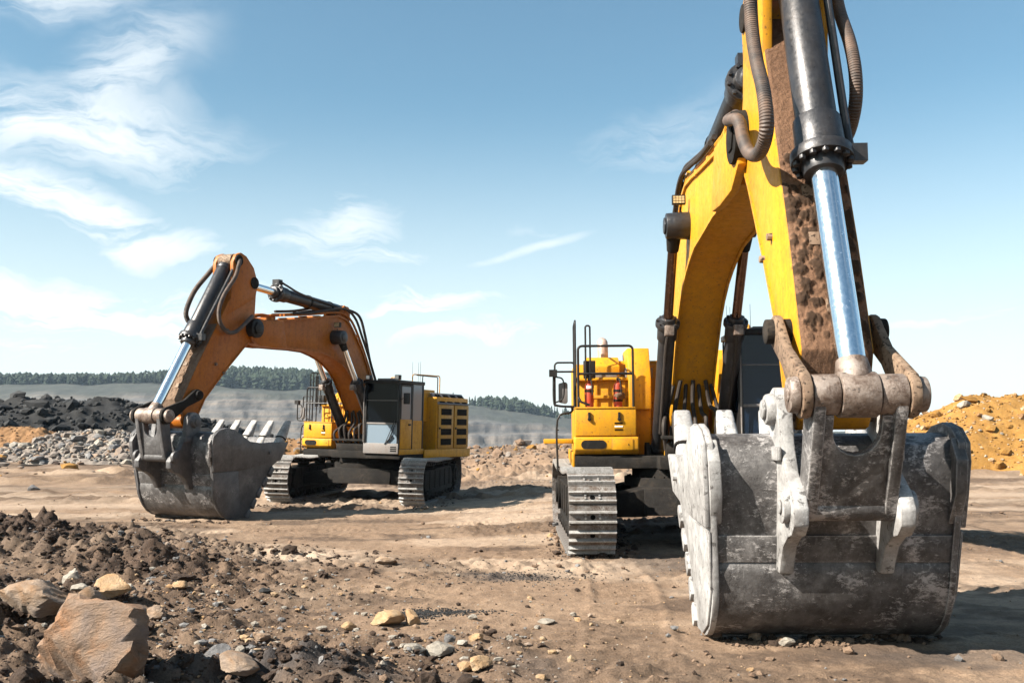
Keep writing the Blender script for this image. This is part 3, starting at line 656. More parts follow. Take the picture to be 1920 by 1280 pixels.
scatter('pebbles', 'small pebbles and clods scattered over the open ground', x_, y_, np.minimum(.010 + rng.pareto(2.2, len(x_)) * .018, .09), rng.choice(4, len(x_), p=[.62, .14, .1, .14]), ['pale_mud', 'grey_rock', 'ochre_rock', 'clod'], seed=6, cat='pebbles')
x_ = rng.normal(3.0, .28, 260) - .1; y_ = rng.normal(9.45, .10, 260)
scatter('pushed_dirt', 'heap of brown dirt crumbs under the near bucket', x_ - .35, y_ - .35, np.minimum(.02 + rng.pareto(2.2, 260) * .025, .12), rng.choice(2, 260, p=[.8, .2]), ['pale_mud', 'clod'], seed=7, cat='dirt')
for nm, lb, cx, cy, a_, b_, n in (('coal_grit', 'patch of black coal grit above the orange tan rock', -1.05, 10.55, .17, .13, 900), ('coal_grit', 'thin black coal grit patch right of the darker one', -.62, 10.62, .2, .09, 450), ('coal_grit', 'faint grey coal grit spread left of the near crawler track', -.05, 13.1, .6, .35, 700)):
    x_ = rng.normal(cx, a_, n); y_ = rng.normal(cy, b_, n); scatter(nm, lb, x_, y_, rng.uniform(.012, .028, n), np.zeros(n, int), ['coal_rock'], seed=8, cat='coal')
x_, y_ = sample(5200, -70, 70, 42, 88, lambda x, y: np.clip(np.exp(-((y - 70) / 10) ** 2) + .08, 0, 1), 9)
scatter('rim_rubble', 'broken rock along the rim of the pit behind the machines', x_, y_, np.minimum(.12 + rng.pareto(2.4, len(x_)) * .2, 1.3), rng.choice(4, len(x_), p=[.5, .2, .18, .12]), ['pale_mud', 'grey_rubble', 'ochre_spoil', 'clod'], seed=10, cat='rubble')

# heaps
def heap(name, label, cx, cy, rx, ry, hgt, mat, stone_mats, probs, n, smin, smax, seed, ridge=0, rot=0, big=24, pw=1.5):
    """a pile: uneven cone of spoil with loose stones on it, the largest as parts of their own"""
    c, s = math.cos(R(rot)), math.sin(R(rot))
    def hf(x, y):
        u = ((x - cx) * c + (y - cy) * s); v = (-(x - cx) * s + (y - cy) * c)
        q = np.sqrt((np.maximum(np.abs(u) - ridge, 0) / rx) ** 2 + (v / ry) ** 2) * (1 + .32 * fbm(x * .25, y * .25, seed, 3))
        k = np.clip(1 - q, 0, 1) ** .85
        return float(height(np.array([cx]), np.array([cy]))[0]) - .45 + hgt * k * (1 + .22 * fbm(x * .35, y * .35, seed + 5, 4)) + .28 * fbm(x * 1.1, y * 1.1, seed + 9, 4, .6) * (k > 0)
    W = ridge + rx * 1.15
    U = np.linspace(-W, W, 190); Vv = np.linspace(-ry * 1.15, ry * 1.15, 120)
    X, Y = np.meshgrid(U, Vv); XX = cx + X * c - Y * s; YY = cy + X * s + Y * c; Z = hf(XX, YY)
    i = np.arange(189)[None, :] + np.arange(119)[:, None] * 190
    root = bpy.data.objects.new(name, None); col.objects.link(root); tagit(root, label, 'heap')
    me = np_mesh('spoil', np.stack([XX, YY, Z], -1).reshape(-1, 3), np.stack([i, i + 1, i + 191, i + 190], -1).reshape(-1, 4)); me.materials.append(MATS[mat]); link('spoil', me, root)
    r_ = np.random.default_rng(seed)
    u = r_.uniform(-W, W, n * 3) * .97; v = r_.uniform(-ry, ry, n * 3); x = cx + u * c - v * s; y = cy + u * s + v * c
    q = np.sqrt((np.maximum(np.abs(u) - ridge, 0) / rx) ** 2 + (v / ry) ** 2); k = q < 1.05; x, y = x[k][:n], y[k][:n]
    sz = np.minimum(smin + r_.pareto(pw + 1, len(x)) * smin, smax)
    scatter('loose_stones', None, x, y, sz, r_.choice(len(stone_mats), len(x), p=probs), stone_mats, hf=hf, seed=seed, parent=root, flat=.8, sink=.3)
    for k in range(big):
        j = r_.integers(0, len(x)); co, f = rock_co(seed * 50 + k, 2, 9, .06); w = r_.uniform(.6, 1.0) * smax
        mm = np_mesh('stone', co * np.array([w, w * .8, w * .6]) * .55, f, False); mm.materials.append(MATS[stone_mats[r_.choice(len(stone_mats), p=probs)]])
        o = link('stone', mm, root); o.location = (x[j], y[j], float(hf(x[j:j + 1], y[j:j + 1])[0]) + w * .08); o.rotation_euler = (r_.uniform(-.4, .4), r_.uniform(-.4, .4), r_.uniform(0, 6))
    return root
heap('coal_heap', 'heap of black coal lumps at the far left edge', -38, 78, 13, 9, 4.6, 'coal', ['coal', 'coal_rock'], [.5, .5], 2400, .25, 1.5, 201, ridge=7, rot=-3)
heap('rust_spoil_heap', 'smooth rust brown earth mound in front of the coal heap', -31.5, 64, 4.0, 3.6, 2.0, 'rust_spoil', ['rust_spoil', 'clod'], [.8, .2], 500, .08, .35, 202, ridge=1.5, big=6)
heap('grey_rubble_heap', 'heap of pale grey broken rock behind the far bucket', -25.2, 63, 4.2, 4, 1.9, 'grey_rubble', ['grey_rubble', 'pale_rock', 'grey_rock', 'sandstone'], [.4, .25, .2, .15], 2600, .16, .8, 203, ridge=3.2)
heap('low_earth_bank', 'low reddish earth bank between the grey rubble and the far machine', -15, 66, 8, 3.2, 1.5, 'rust_spoil', ['pale_mud', 'grey_rubble', 'ochre_spoil'], [.5, .25, .25], 1400, .15, .7, 204, ridge=6, big=10)
heap('ochre_spoil_heap', 'tall heap of bright ochre yellow spoil at the right edge', 28, 50, 9, 7, 4.0, 'ochre_spoil', ['ochre_spoil', 'ochre_rock', 'pale_rock', 'rust_spoil'], [.5, .28, .08, .14], 4800, .09, .75, 205, ridge=5, rot=4)
heap('brown_bank', 'low brown dirt bank left of the near crawler track far behind', 6.5, 56, 9, 4, 1.5, 'dirt', ['pale_mud', 'clod', 'grey_rubble'], [.6, .2, .2], 1400, .12, .6, 206, ridge=4, big=8)
#EXCAVATOR#
# ------------------------------------------------------------------ excavators
SHOE = {}
def shoe_mesh():
    if SHOE: return SHOE['m']
    mb = MB(); w = .35; p = .135
    mb.cur = 2; mb.prism([(-p, 0), (p + .012, 0), (p + .012, .03), (-p, .03)], -w, w); mb.cur = 0
    for gx in (-.105, .035):
        mb.prism([(gx - .022, .03), (gx + .022, .03), (gx + .010, .088), (gx - .010, .088)], -w, w)
    for bx in (-.052, -.005, ):
        for by in (-.105, .105): mb.cyl((bx + .005, by, .03), (bx + .005, by, .052), .02, .017, 6)
    mb.cur = 1
    mb.cyl((-.035, 0, .028), (-.035, 0, .0335), .038, .038, 12)  # black disc painted in for the dark inside a centre hole
    me = bpy.data.meshes.new('track_shoe'); me.from_pydata(mb.v, [], mb.f)
    me.materials.append(MATS['shoe_steel']); me.materials.append(MATS['louvre_black']); me.materials.append(MATS['shoe_plate_steel']); me.polygons.foreach_set('material_index', mb.m)
    bm = bmesh.new(); bm.from_mesh(me); bmesh.ops.recalc_face_normals(bm, faces=bm.faces); bm.to_mesh(me); bm.free(); finish(me, 30)
    SHOE['m'] = me; return me

def cyl_assembly(name, root, base, head, end, rb, rh, rr, rod_mat='chrome', eye=None, bolts=10, sleeve=None):
    """hydraulic cylinder: barrel with bolted head, rod as a part of it; points are 3-D"""
    base, head, end = Vector(base), Vector(head), Vector(end); d = (end - base).normalized()
    mb = MB(); mb.cyl(base, head, rb, rb, 28)
    mb.cyl(base - d * .02, base + d * .10, rb * 1.06, rb * 1.06, 28)
    mb.cyl(head - d * rh * 1.5, head - d * rh * .25, rb * 1.16, rb * 1.2, 28)
    mb.cyl(head - d * rh * .25, head + d * rh * .12, rh, rh, 24)
    mb.cyl(head + d * rh * .12, head + d * rh * .55, rr * 1.65, rr * 1.5, 24)
    a = d.orthogonal().normalized(); b = d.cross(a)
    for k in range(bolts):
        t = 2 * math.pi * k / bolts; q = head + (a * math.cos(t) + b * math.sin(t)) * rh * .86
        mb.cyl(q, q + d * rh * .26, rh * .12, rh * .12, 6)
    o = mb.build(name, 'cylinder_steel', root, .004, 40)
    r = MB(); r.cyl(head + d * rh * .3, end, rr, rr, 28); r.build('rod', rod_mat, o)
    return o, d

def excavator(loc, yaw, roll, tyaw, P, label, var):
    """x forward, y to the operator's left, z up; swing centre on the ground"""
    root = bpy.data.objects.new('excavator', None); col.objects.link(root)
    al = math.atan2(-math.cos(R(yaw)), -math.sin(R(yaw)))
    root.matrix_world = Matrix.Translation(loc) @ Matrix.Rotation(al, 4, 'Z') @ Matrix.Rotation(R(-roll), 4, 'X')
    tagit(root, label, 'excavator', 'crawler excavators')
    paintm = var['paint']; armp = var['arm']
    # ---------------- undercarriage (turned by tyaw against the house)
    uc = MB()
    uc.prism([(-1.5, .55), (1.5, .55), (1.35, .98), (-1.35, .98)], -.95, .95)
    for s in (-1, 1):
        for x in (.95, -.95):
            y0, y1 = (.9 * s, 1.75 * s)
            v = [(x - .38, y0, .52), (x + .38, y0, .52), (x + .38, y0, .98), (x - .38, y0, .98), (x - .3, y1, .5), (x + .3, y1, .5), (x + .3, y1, .8), (x - .3, y1, .8)]
            uc.add(v, [(3, 2, 1, 0), (4, 5, 6, 7), (0, 1, 5, 4), (1, 2, 6, 5), (2, 3, 7, 6), (3, 0, 4, 7)])
    body = uc.build('car_body', 'frame_steel', root, .02); body.rotation_euler.z = tyaw
    sb = MB(); sb.cyl((0, 0, .97), (0, 0, 1.12), 1.12, 1.12, 48); sb.cyl((0, 0, 1.12), (0, 0, 1.3), .98, .98, 48)
    for k in range(36):
        t = 2 * math.pi * k / 36; sb.cyl((1.05 * math.cos(t), 1.05 * math.sin(t), 1.12), (1.05 * math.cos(t), 1.05 * math.sin(t), 1.15), .022, .022, 6)
    sb.build('swing_bearing', 'frame_steel', root, 0)
    xf, xb, zc, rad = 2.42, -2.5, .70, .58
    for s in (-1, 1):
        yc = 1.93 * s
        fr = MB(); fr.prism([(xb + .35, .42), (xf - .4, .42), (xf - .25, .6), (xf - .5, .98), (xb + .6, .98), (xb + .3, .7)], yc - .21, yc + .21)
        fr.box(-1.3, 1.0, yc - .27, yc + .27, .98, 1.02)
        for k in range(5): fr.box(-1.6 + k * .75, -1.5 + k * .75, yc - .235, yc + .235, .44, .96)
        fr.prism([(-1.9, .30), (1.75, .30), (1.75, .42), (-1.9, .42)], yc - .245, yc + .245)
        tr = fr.build('track', 'frame_steel', root, .012); tr.rotation_euler.z = tyaw
        ch = MB()                       # the link chain under the shoes
        n = 49; straight = xf - xb; per = 2 * straight + 2 * math.pi * rad; pitch = per / n
        def path(q):
            q %= per
            if q < straight:                                  # bottom, going forward
                return (xb + q, zc - rad, 1, 0, 0, -1)
            q -= straight
            if q < math.pi * rad:
                t = -math.pi / 2 + q / rad; return (xf + rad * math.cos(t), zc + rad * math.sin(t), -math.sin(t), math.cos(t), math.cos(t), math.sin(t))
            q -= math.pi * rad
            if q < straight:
                sag = -.05 * math.sin(math.pi * q / straight) ** 2 - .035 * math.sin(2 * math.pi * q / straight) ** 2
                return (xf - q, zc + rad + sag, -1, 0, 0, 1)
            q -= straight; t = math.pi / 2 + q / rad
            return (xb + rad * math.cos(t), zc + rad * math.sin(t), -math.sin(t), math.cos(t), math.cos(t), math.sin(t))
        for k in range(n):
            x, z, tx, tz, nx, nz = path(k * pitch + .05 + .1 * (s > 0))
            M = Matrix(((tx, 0, nx, x), (0, 1 if True else 0, 0, yc), (tz, 0, nz, z), (0, 0, 0, 1)))
            # tangent x normal must be right-handed: y = n x t
            yv = Vector((nx, 0, nz)).cross(Vector((tx, 0, tz)))
            M = Matrix(((tx, yv.x, nx, x), (0, yv.y, 0, yc), (tz, yv.z, nz, z), (0, 0, 0, 1)))
            o = link('track_shoe', shoe_mesh(), tr); o.matrix_local = M
            c0 = Vector((x, yc, z)); tv = Vector((tx, 0, tz)); nv = Vector((nx, 0, nz))
            for yy in (-.13, .13):
                q = c0 + Vector((0, yy, 0)) - nv * .07
                ch.bar(q - tv * .13, q + tv * .13, .06, .11, nv)
            ch.cyl(c0 - nv * .07 + tv * .14 + Vector((0, -.19, 0)), c0 - nv * .07 + tv * .14 + Vector((0, .19, 0)), .04, .04, 8)
        ch.build('link_chain', 'frame_steel', tr, 0)
        w = MB(); w.cyl((xf, yc - .12, zc), (xf, yc + .12, zc), rad - .1, rad - .1, 36); w.cyl((xf, yc - .2, zc), (xf, yc + .2, zc), .2, .2, 20); w.build('idler_wheel', 'frame_steel', tr, .02)
        w = MB(); pts = []
        for k in range(22):
            for dr, da in ((0, -.25), (.07, -.1), (.07, .1), (0, .25)):
                t = 2 * math.pi * (k + da) / 22; pts.append((xb + (rad - .13 + dr) * math.cos(t), zc + (rad - .13 + dr) * math.sin(t)))
        w.prism(pts, yc - .05, yc + .05); w.cyl((xb, yc - .26, zc), (xb, yc + .26, zc), .33, .33, 28); w.cyl((xb, yc - .3, zc), (xb, yc + .3, zc), .2, .2, 20)
        w.build('sprocket', 'frame_steel', tr, 0)
        for k in range(8):
            x = -1.85 + k * .53; w = MB(); w.cyl((x, yc - .24, .27), (x, yc + .24, .27), .13, .13, 18); w.cyl((x, yc - .29, .27), (x, yc + .29, .27), .06, .06, 12); w.build('track_roller', 'frame_steel', tr, .01)
        for x in (-.9, .7):
            w = MB(); w.cyl((x, yc - .16, 1.1), (x, yc + .16, 1.1), .09, .09, 16); w.build('carrier_roller', 'frame_steel', tr, .01)
    # ---------------- house
    dk = MB(); dk.prism([(-2.85, -2.0), (.78, -2.0), (.78, -.62), (1.25, -.62), (1.25, .62), (.1, .62), (.1, 1.88), (-2.85, 1.88)], 1.28, 1.5, 'xy')
    dk.box(.1, 1.45, .66, 1.86, 1.3, 1.46)
    dk.build('deck', 'frame_steel', root, .015)
    sk = MB(); sk.box(-2.88, .12, 1.885, 1.93, 1.3, 1.56); sk.box(-2.88, .6, -2.05, -2.005, 1.3, 1.56); sk.build('deck_skirt', paintm, root, .012)
    cw = MB(); pr = [(-2.87, 1.5), (-3.35, 1.45), (-3.68, 1.0), (-3.75, 0), (-3.68, -1.0), (-3.35, -1.45), (-2.87, -1.5)]
    cw.prism(pr, 1.25, 2.75, 'xy'); cw.build('counterweight', 'dusty_yellow_paint', root, .06)
    hs = MB(); hs.box(-2.84, -.72, -1.98, 1.84, 1.5, 3.16); hs.box(-2.84, -.95, -1.5, 1.4, 3.16, 3.24)
    eh = hs.build('engine_housing', paintm, root, .02)
    # side doors with louvres
    for x0, x1 in ((-1.78, -.76), (-2.82, -1.82)):
        d_ = MB(); d_.box(x0 + .02, x1 - .02, 1.84, 1.89, 1.58, 2.92)
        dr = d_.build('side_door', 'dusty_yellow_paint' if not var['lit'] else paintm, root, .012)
        for k in range(4):
            z0 = 1.68 + k * .31; l_ = MB(); l_.box(x0 + .17, x1 - .17, 1.892, 1.896, z0, z0 + .2); lv_ = l_.build('louvre', 'louvre_black', dr)
            l_ = MB()
            for k2 in range(4): l_.box(x0 + .165, x1 - .165, 1.8965, 1.906, z0 + .025 + k2 * .047, z0 + .043 + k2 * .047)
            l_.build('slats', 'frame_steel', dr)['kind'] = 'stuff'
        h = MB(); h.cyl((x1 - .08, 1.89, 2.2), (x1 - .08, 1.92, 2.2), .035, .035, 12); h.build('latch', 'black_paint', dr)
    tp = MB(); tp.prism([(1.90, 2.95), (1.60, 3.30), (1.56, 3.27), (1.84, 2.93)], -2.82, -.76, 'yz')
    ts = tp.build('sloped_top_panel', 'grey_panel', root, .006)
    for k in range(4):
        x0 = -2.72 + k * .5; l_ = MB(); q0 = Vector((0, 1.872, 2.99)); q1 = Vector((0, 1.652, 3.247)); nn = Vector((0, .76, .65)) * .008
        l_.add([(x0, *(q0 + nn)[1:]), (x0 + .36, *(q0 + nn)[1:]), (x0 + .36, *(q1 + nn)[1:]), (x0, *(q1 + nn)[1:])], [(0, 1, 2, 3)]); l_.build('vent', 'louvre_black', ts)
    # front wall of the machine house, raised hood parts
    wl = MB(); wl.box(-.72, -.1, -1.98, -.62, 1.5, 2.86); wl.box(-.11, -.02, -1.99, -.66, 2.82, 2.88); wl.build('pump_housing', paintm, root, .015)
    rb_ = MB()
    for y in (-1.6, -1.1): rb_.box(-.1, -.07, y - .03, y + .03, 2.32, 2.82)
    rb_.box(-.1, -.06, -1.75, -.75, 2.5, 2.56); rb_.build('housing_rib', paintm, root, .005)
    hd = MB(); hd.prism([(-.3, 2.9), (-.3, 3.1), (-.6, 3.28), (-1.6, 3.28), (-1.6, 2.9)], -1.75, -1.15); hd.build('hood', paintm, root, .02)
    hd = MB(); hd.prism([(.05, 2.3), (.05, 2.85), (-.25, 3.42), (-1.3, 3.42), (-1.3, 2.3)], -1.02, -.62); hd.build('side_hood', paintm, root, .02)
    hd = MB(); hd.prism([(-.15, 2.4), (-.15, 3.2), (-.3, 3.38), (-1.2, 3.38), (-1.2, 2.4)], .62, 1.5); hd.build('rear_hood', paintm, root, .02)
    ac = MB(); ac.box(-.6, -.3, -1.05, -.55, 2.88, 3.06); ac.cyl((-.45, -1.35, 2.88), (-.45, -1.35, 3.1), .1, .1, 16); ac.box(-.4, -.25, -1.75, -1.2, 2.885, 2.95); ac.build('air_filter', 'grey_panel', root, .01)
    ex = MB(); ex.tube([(-.9, -1.42, 3.2), (-.9, -1.42, 3.45), (-.95, -1.42, 3.56), (-1.12, -1.42, 3.6)], .10, 16, 6); ex.build('exhaust_pipe', 'exhaust_steel', root)
    # right front box with fuel hatch and grille
    bx = MB(); bx.box(-.1, .80, -2.0, -.96, 1.835, 2.30); fb = bx.build('front_box', paintm, root, .02)
    lo = MB(); lo.prism([(-.1, 1.52), (.72, 1.52), (.84, 1.60), (.84, 1.82), (-.1, 1.82)], -2.02, -.92); lb_ = lo.build('front_bumper_box', paintm, root, .03, seg=3)
    gr = MB(); pts = arc((-1.83, 1.69), .075, 90, 270, 8) + arc((-1.55, 1.69), .075, -90, 90, 8); gr.prism(pts, .842, .848, 'yz'); gr.build('grille', 'frame_steel', lb_)
    ht = MB(); ht.box(.842, .852, -1.38, -1.02, 1.60, 1.78); h2 = ht.build('fuel_hatch', paintm, lb_, .004)
    ht = MB(); ht.cyl((.852, -1.10, 1.69), (.858, -1.10, 1.69), .012, .012, 10); ht.build('hatch_lock', 'black_paint', h2)
    for k in range(3):
        sl_ = MB(); sl_.box(.802, .806, -1.33, -1.19, 1.93 + .055 * k, 1.955 + .055 * k); sl_.build('vent_slot', 'louvre_black' if k != 1 else 'white_label', fb)
    for y in (-1.76, -1.25):
        lt = MB(); lt.box(.802, .83, y - .02, y + .02, 2.10, 2.24); lt.cyl((.80, y, 2.12), (.84, y, 2.12), .03, .03, 10); lt.build('box_latch', 'frame_steel', fb, .004)
    kp = MB(); kp.box(-.1, .81, -2.0, -.97, 2.302, 2.33); kp.build('platform_plate', paintm, root, .006)
    # handrails
    def rail(name, pts, r=.019, mat='black_paint', parent=root, smooth=False):
        mb = MB()
        for pp in pts: mb.tube(pp, r, 8, 3, smooth)
        return mb.build(name, mat, parent)
    def hoop(p0, p1, z0, z1, cr=.07):
        p0, p1 = Vector(p0), Vector(p1); d = (p1 - p0).normalized()
        pts = [Vector((p0.x, p0.y, z0)), Vector((p0.x, p0.y, z1 - cr))]
        for k in range(1, 6): t = k / 5 * math.pi / 2; pts.append(Vector((p0.x, p0.y, z1 - cr + cr * math.sin(t))) + d * cr * (1 - math.cos(t)))
        for k in range(0, 5): t = k / 5 * math.pi / 2; pts.append(Vector((p1.x, p1.y, z1 - cr + cr * math.cos(t))) - d * cr * (1 - math.sin(t)))
        return pts + [Vector((p1.x, p1.y, z1 - cr)), Vector((p1.x, p1.y, z0))]
    rail('front_handrail', [hoop((.76, -1.94, 0), (.76, -1.0, 0), 2.3, 3.38), [(.76, -1.94, 2.9), (.76, -1.0, 2.9)], [(.76, -1.94, 2.5), (.8, -1.9, 2.42), (.8, -1.75, 2.36)]], .022)
    rail('side_handrail', [hoop((.55, -1.98, 0), (-.55, -1.98, 0), 2.3, 3.85), [(.2, -1.98, 2.3), (.2, -1.98, 3.84)], [(.4, -1.98, 2.3), (.4, -1.98, 3.82)], [(0, -1.98, 2.6), (0, -1.98, 3.84)], hoop((.5, -1.80, 0), (.5, -1.72, 0), 2.8, 3.76, .035)], .017)
    rail('ladder_handrail', [hoop((.4, -2.34, 0), (.4, -1.99, 0), 2.35, 3.12, .06), [(.4, -2.30, 2.96), (.4, -2.0, 2.96)]], .017)
    bb = MB(); bb.box(.15, .3, -1.83, -1.62, 2.85, 3.16); bb.build('valve_box', 'black_paint', root, .01)
    ld = MB()
    for x in (.15, .5): ld.tube([(x, -2.04, 2.35), (x, -2.06, 2.25), (x, -2.30, 2.12), (x, -2.30, 1.22)], .018, 8, 4)
    for z in (1.3, 1.62, 1.94): ld.bar((.15, -2.30, z), (.5, -2.30, z), .05, .02)
    ld.build('ladder', 'black_paint', root)
    st = MB(); st.prism([(-.9, 1.70), (.0, 1.70), (.0, 1.78), (-.9, 1.78)], -2.55, -2.01); st.build('side_step', paintm, root, .012)
    # mirror at the right front
    mr = MB(); mr.tube([(.62, -2.02, 2.34), (.66, -2.3, 2.36), (.66, -2.36, 2.45), (.66, -2.36, 2.95)], .02, 8, 5); mr.box(.60, .72, -2.44, -2.30, 2.86, 2.98)
    mr.tube([(.66, -2.36, 2.4), (.66, -2.2, 2.5), (.66, -2.2, 2.8), (.66, -2.34, 2.86)], .014, 8, 5)
    mo = mr.build('mirror', 'black_paint', root, 0)
    mm = MB(); mm.prism(arc((-2.17, 2.72), .05, 0, 90, 3) + arc((-2.25, 2.72), .03, 90, 180, 3) + arc((-2.25, 2.44), .03, 180, 270, 3) + arc((-2.17, 2.44), .05, 270, 360, 3), .585, .61, 'yz'); mm.build('mirror_head', 'grey_panel', mo, .006)
    # rear rails on the roof
    rail('roof_handrail', [hoop((-.05, 1.7, 0), (-1.0, 1.7, 0), 3.2, 3.78, .06), [(-.05, 1.7, 3.78), (.3, 1.7, 3.78)]], .016)
    rail('yellow_roof_rail', [hoop((-.3, 1.2, 0), (-1.5, 1.5, 0), 3.2, 3.84, .08), hoop((-.5, .62, 0), (-.5, .3, 0), 3.0, 3.75, .06)], .017, paintm)
    an = MB()
    for q in ((-.6, 1.3), (-1.0, 1.0), (-.8, .9)): an.cyl((q[0], q[1], 3.2), (q[0], q[1], 4.25), .007, .004, 6)
    an.build('antenna', 'black_paint', root)
    # ---------------- cab
    X0, X1, Y0, Y1, Z0, Z1 = .08, 1.5, .65, 1.84, 1.47, 3.58
    cb = MB(); pw = .075
    cb.box(X0, X1, Y0, Y1, Z0, Z0 + .10)                                       # floor
    cb.box(X0 - .02, X1 + .06, Y0 - .02, Y1 + .02, Z1 - .10, Z1)               # roof
    for x, y in ((X0, Y0), (X0, Y1 - pw), (X1 - pw, Y0), (X1 - pw, Y1 - pw)): cb.box(x, x + pw, y, y + pw, Z0 + .1, Z1 - .1)
    cb.box(X0 + .62, X0 + .70, Y1 - .07, Y1, Z0 + .1, Z1 - .1)
    cb.box(X0, X0 + .04, Y0 + pw, Y1 - pw, Z0 + .1, Z0 + 1.0); cb.box(X0 + pw, X1 - pw, Y0, Y0 + .04, Z0 + .1, Z0 + .75)
    cab = cb.build('cab', 'black_paint', root, .014)
    wb_ = MB(); wb_.box(X1 - .03, X1 + .012, Y0 + pw, Y1 - pw, 2.30, 2.345); wb_.build('window_bar', 'grey_panel', cab, .006)
    wb_ = MB(); wb_.box(X1 - .012, X1 + .004, Y0 + pw, Y1 - pw, 2.98, 2.995); wb_.build('window_bar', 'grey_panel', cab)
    wb_ = MB(); wb_.tube([(X1 + .05, Y0 + .03, Z0 + .3), (X1 + .07, Y0 + .03, Z0 + 1.0), (X1 + .07, Y0 + .03, Z0 + 1.75), (X1 + .02, Y0 + .03, Z0 + 1.95)], .016, 8, 5); wb_.build('grab_rail', 'grey_panel', cab)
    lp = MB(); lp.box(X1 - .03, X1 + .02, Y0 + .005, Y1 - .005, Z0 - .02, Z0 + .28); fp = lp.build('front_panel', 'grey_panel', cab, .012)
    for k in range(3): q = MB(); q.box(X1 + .021, X1 + .026, Y1 - .26, Y1 - .06, Z0 + .05 + .055 * k, Z0 + .08 + .055 * k); q.build('panel_slot', 'louvre_black', cab)
    def pane(name, x0, x1, y0, y1, z0, z1, mat='cab_glass'):
        q = MB(); q.box(x0, x1, y0, y1, z0, z1); return q.build(name, mat, cab)
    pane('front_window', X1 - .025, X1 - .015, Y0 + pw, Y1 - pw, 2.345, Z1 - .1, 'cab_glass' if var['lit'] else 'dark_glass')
    pane('lower_front_window', X1 - .025, X1 - .015, Y0 + pw, Y1 - pw, Z0 + .28, 2.30, var['glass'])
    pane('side_window', X0 + pw, X1 - pw, Y0 + .015, Y0 + .025, Z0 + .75, Z1 - .1)
    pane('rear_window', X0 + .012, X0 + .022, Y0 + pw, Y1 - pw, Z0 + 1.0, Z1 - .1)
    pane('rear_side_window', X0 + pw, X0 + .62, Y1 - .03, Y1 - .02, Z0 + .95, Z1 - .1, var['glass'])
    q = MB(); q.box(X0 + pw, X0 + .62, Y1 - .035, Y1 - .01, Z0 + .1, Z0 + .95); q.build('rear_side_panel', paintm, cab)
    q = MB(); q.box(X0 - .01, X1 - .02, Y1 + .002, Y1 + .03, Z0 - .04, Z0 + .115); q.build('sill_panel', paintm, cab, .008)
    dz = MB(); x0, x1 = X0 + .70, X1 - pw - .002; yd = Y1 + .004
    dz.box(x0, x1, yd - .03, yd, Z0 + .12, Z0 + .98); door = dz.build('cab_door', paintm, cab, .01)
    fr = MB(); fr.box(x0, x0 + .05, yd - .03, yd, Z0 + .98, Z1 - .12); fr.box(x1 - .05, x1, yd - .03, yd, Z0 + .98, Z1 - .12); fr.box(x0 + .05, x1 - .05, yd - .03, yd, Z1 - .18, Z1 - .12); fr.build('door_frame', 'black_paint', door)
    q = MB(); q.box(x0 + .05, x1 - .05, yd - .02, yd - .012, Z0 + .98, Z1 - .18); q.build('door_window', var['glass'], door)
    q = MB(); q.box(x0 + .08, x0 + .2, yd, yd + .03, Z0 + .80, Z0 + .85); q.build('door_handle', 'black_rubber', door, .006)
    q = MB(); q.tube([(X1 - .05, Y1 + .0, Z0 + 1.55), (X1 - .05, Y1 + .14, Z0 + 1.6)], .012, 8); q.box(X1 - .16, X1 - .12, Y1 + .06, Y1 + .26, Z0 + 1.42, Z0 + 1.74); q.build('cab_mirror', 'black_rubber', cab, .01)
    wp = MB(); wp.bar((X1 + .03, Y1 - .42, Z0 + .3), (X1 + .02, Y1 - .12, Z0 + .95), .02, .015); wp.bar((X1 + .03, Y1 - .36, Z0 + .3), (X1 + .02, Y1 - .06, Z0 + .95), .02, .015); wp.bar((X1 + .025, Y1 - .45, Z0 + .26), (X1 + .025, Y1 - .2, Z0 + .5), .05, .02); wp.build('wiper', 'black_rubber', cab)
    se = MB(); se.box(X0 + .35, X0 + .85, Y0 + .32, Y0 + .82, Z0 + .35, Z0 + .52); se.box(X0 + .25, X0 + .42, Y0 + .32, Y0 + .82, Z0 + .5, Z0 + 1.2); se.box(X0 + .28, X0 + .4, Y0 + .42, Y0 + .72, Z0 + 1.22, Z0 + 1.45); se.build('seat', 'seat_fabric', cab, .04)
    for y in (Y0 + .1, Y1 - .1):
        lm = MB(); lm.box(X1 - .12, X1 + .02, y - .075, y + .075, Z1 + .01, Z1 + .15); l2 = lm.build('roof_lamp', 'black_paint', cab, .01)
        lm = MB(); lm.box(X1 + .021, X1 + .026, y - .055, y + .055, Z1 + .03, Z1 + .13); l2b = lm.build('lamp_glass', 'white_label', cab)
    q = MB(); q.box(X1 - .45, X1 - .2, Y0 + .3, Y0 + .8, Z1 + .0, Z1 + .06); q.build('roof_hatch', 'grey_panel', cab, .01)
    # ---------------- boom, stick, bucket: pins in the side plane
    F = Vector(P['F']); Pp = Vector(P['P']); A = Vector(P['A']); Cc = Vector(P['C']); B = Vector(P['B'])
    ub = (Pp - F); Lb = ub.length; ub = ub / Lb; vb = Vector((-ub.y, ub.x)); sb_ = Lb / 6.9; bv = P.get('bv', 1.0)
    bp = lambda u, v: F + (ub * u + vb * v * (bv if v > .3 else 1)) * sb_
    us = (A - Pp); Ls = us.length; us = us / Ls; vs = Vector((-us.y, us.x)); ss = Ls / 3.3
    sp = lambda u, v: Pp + (us * u + vs * v) * ss
    p3 = lambda q, y: Vector((q[0], y, q[1]))
    HB = .34
    up = [(6.55, .42), (5.76, .86), (4.89, 1.40), (4.18, 1.86), (3.7, 2.14), (3.3, 2.24), (2.95, 2.17), (2.66, 2.05), (2.11, 1.80), (1.65, 1.50), (1.0, 1.05), (.2, .42)]
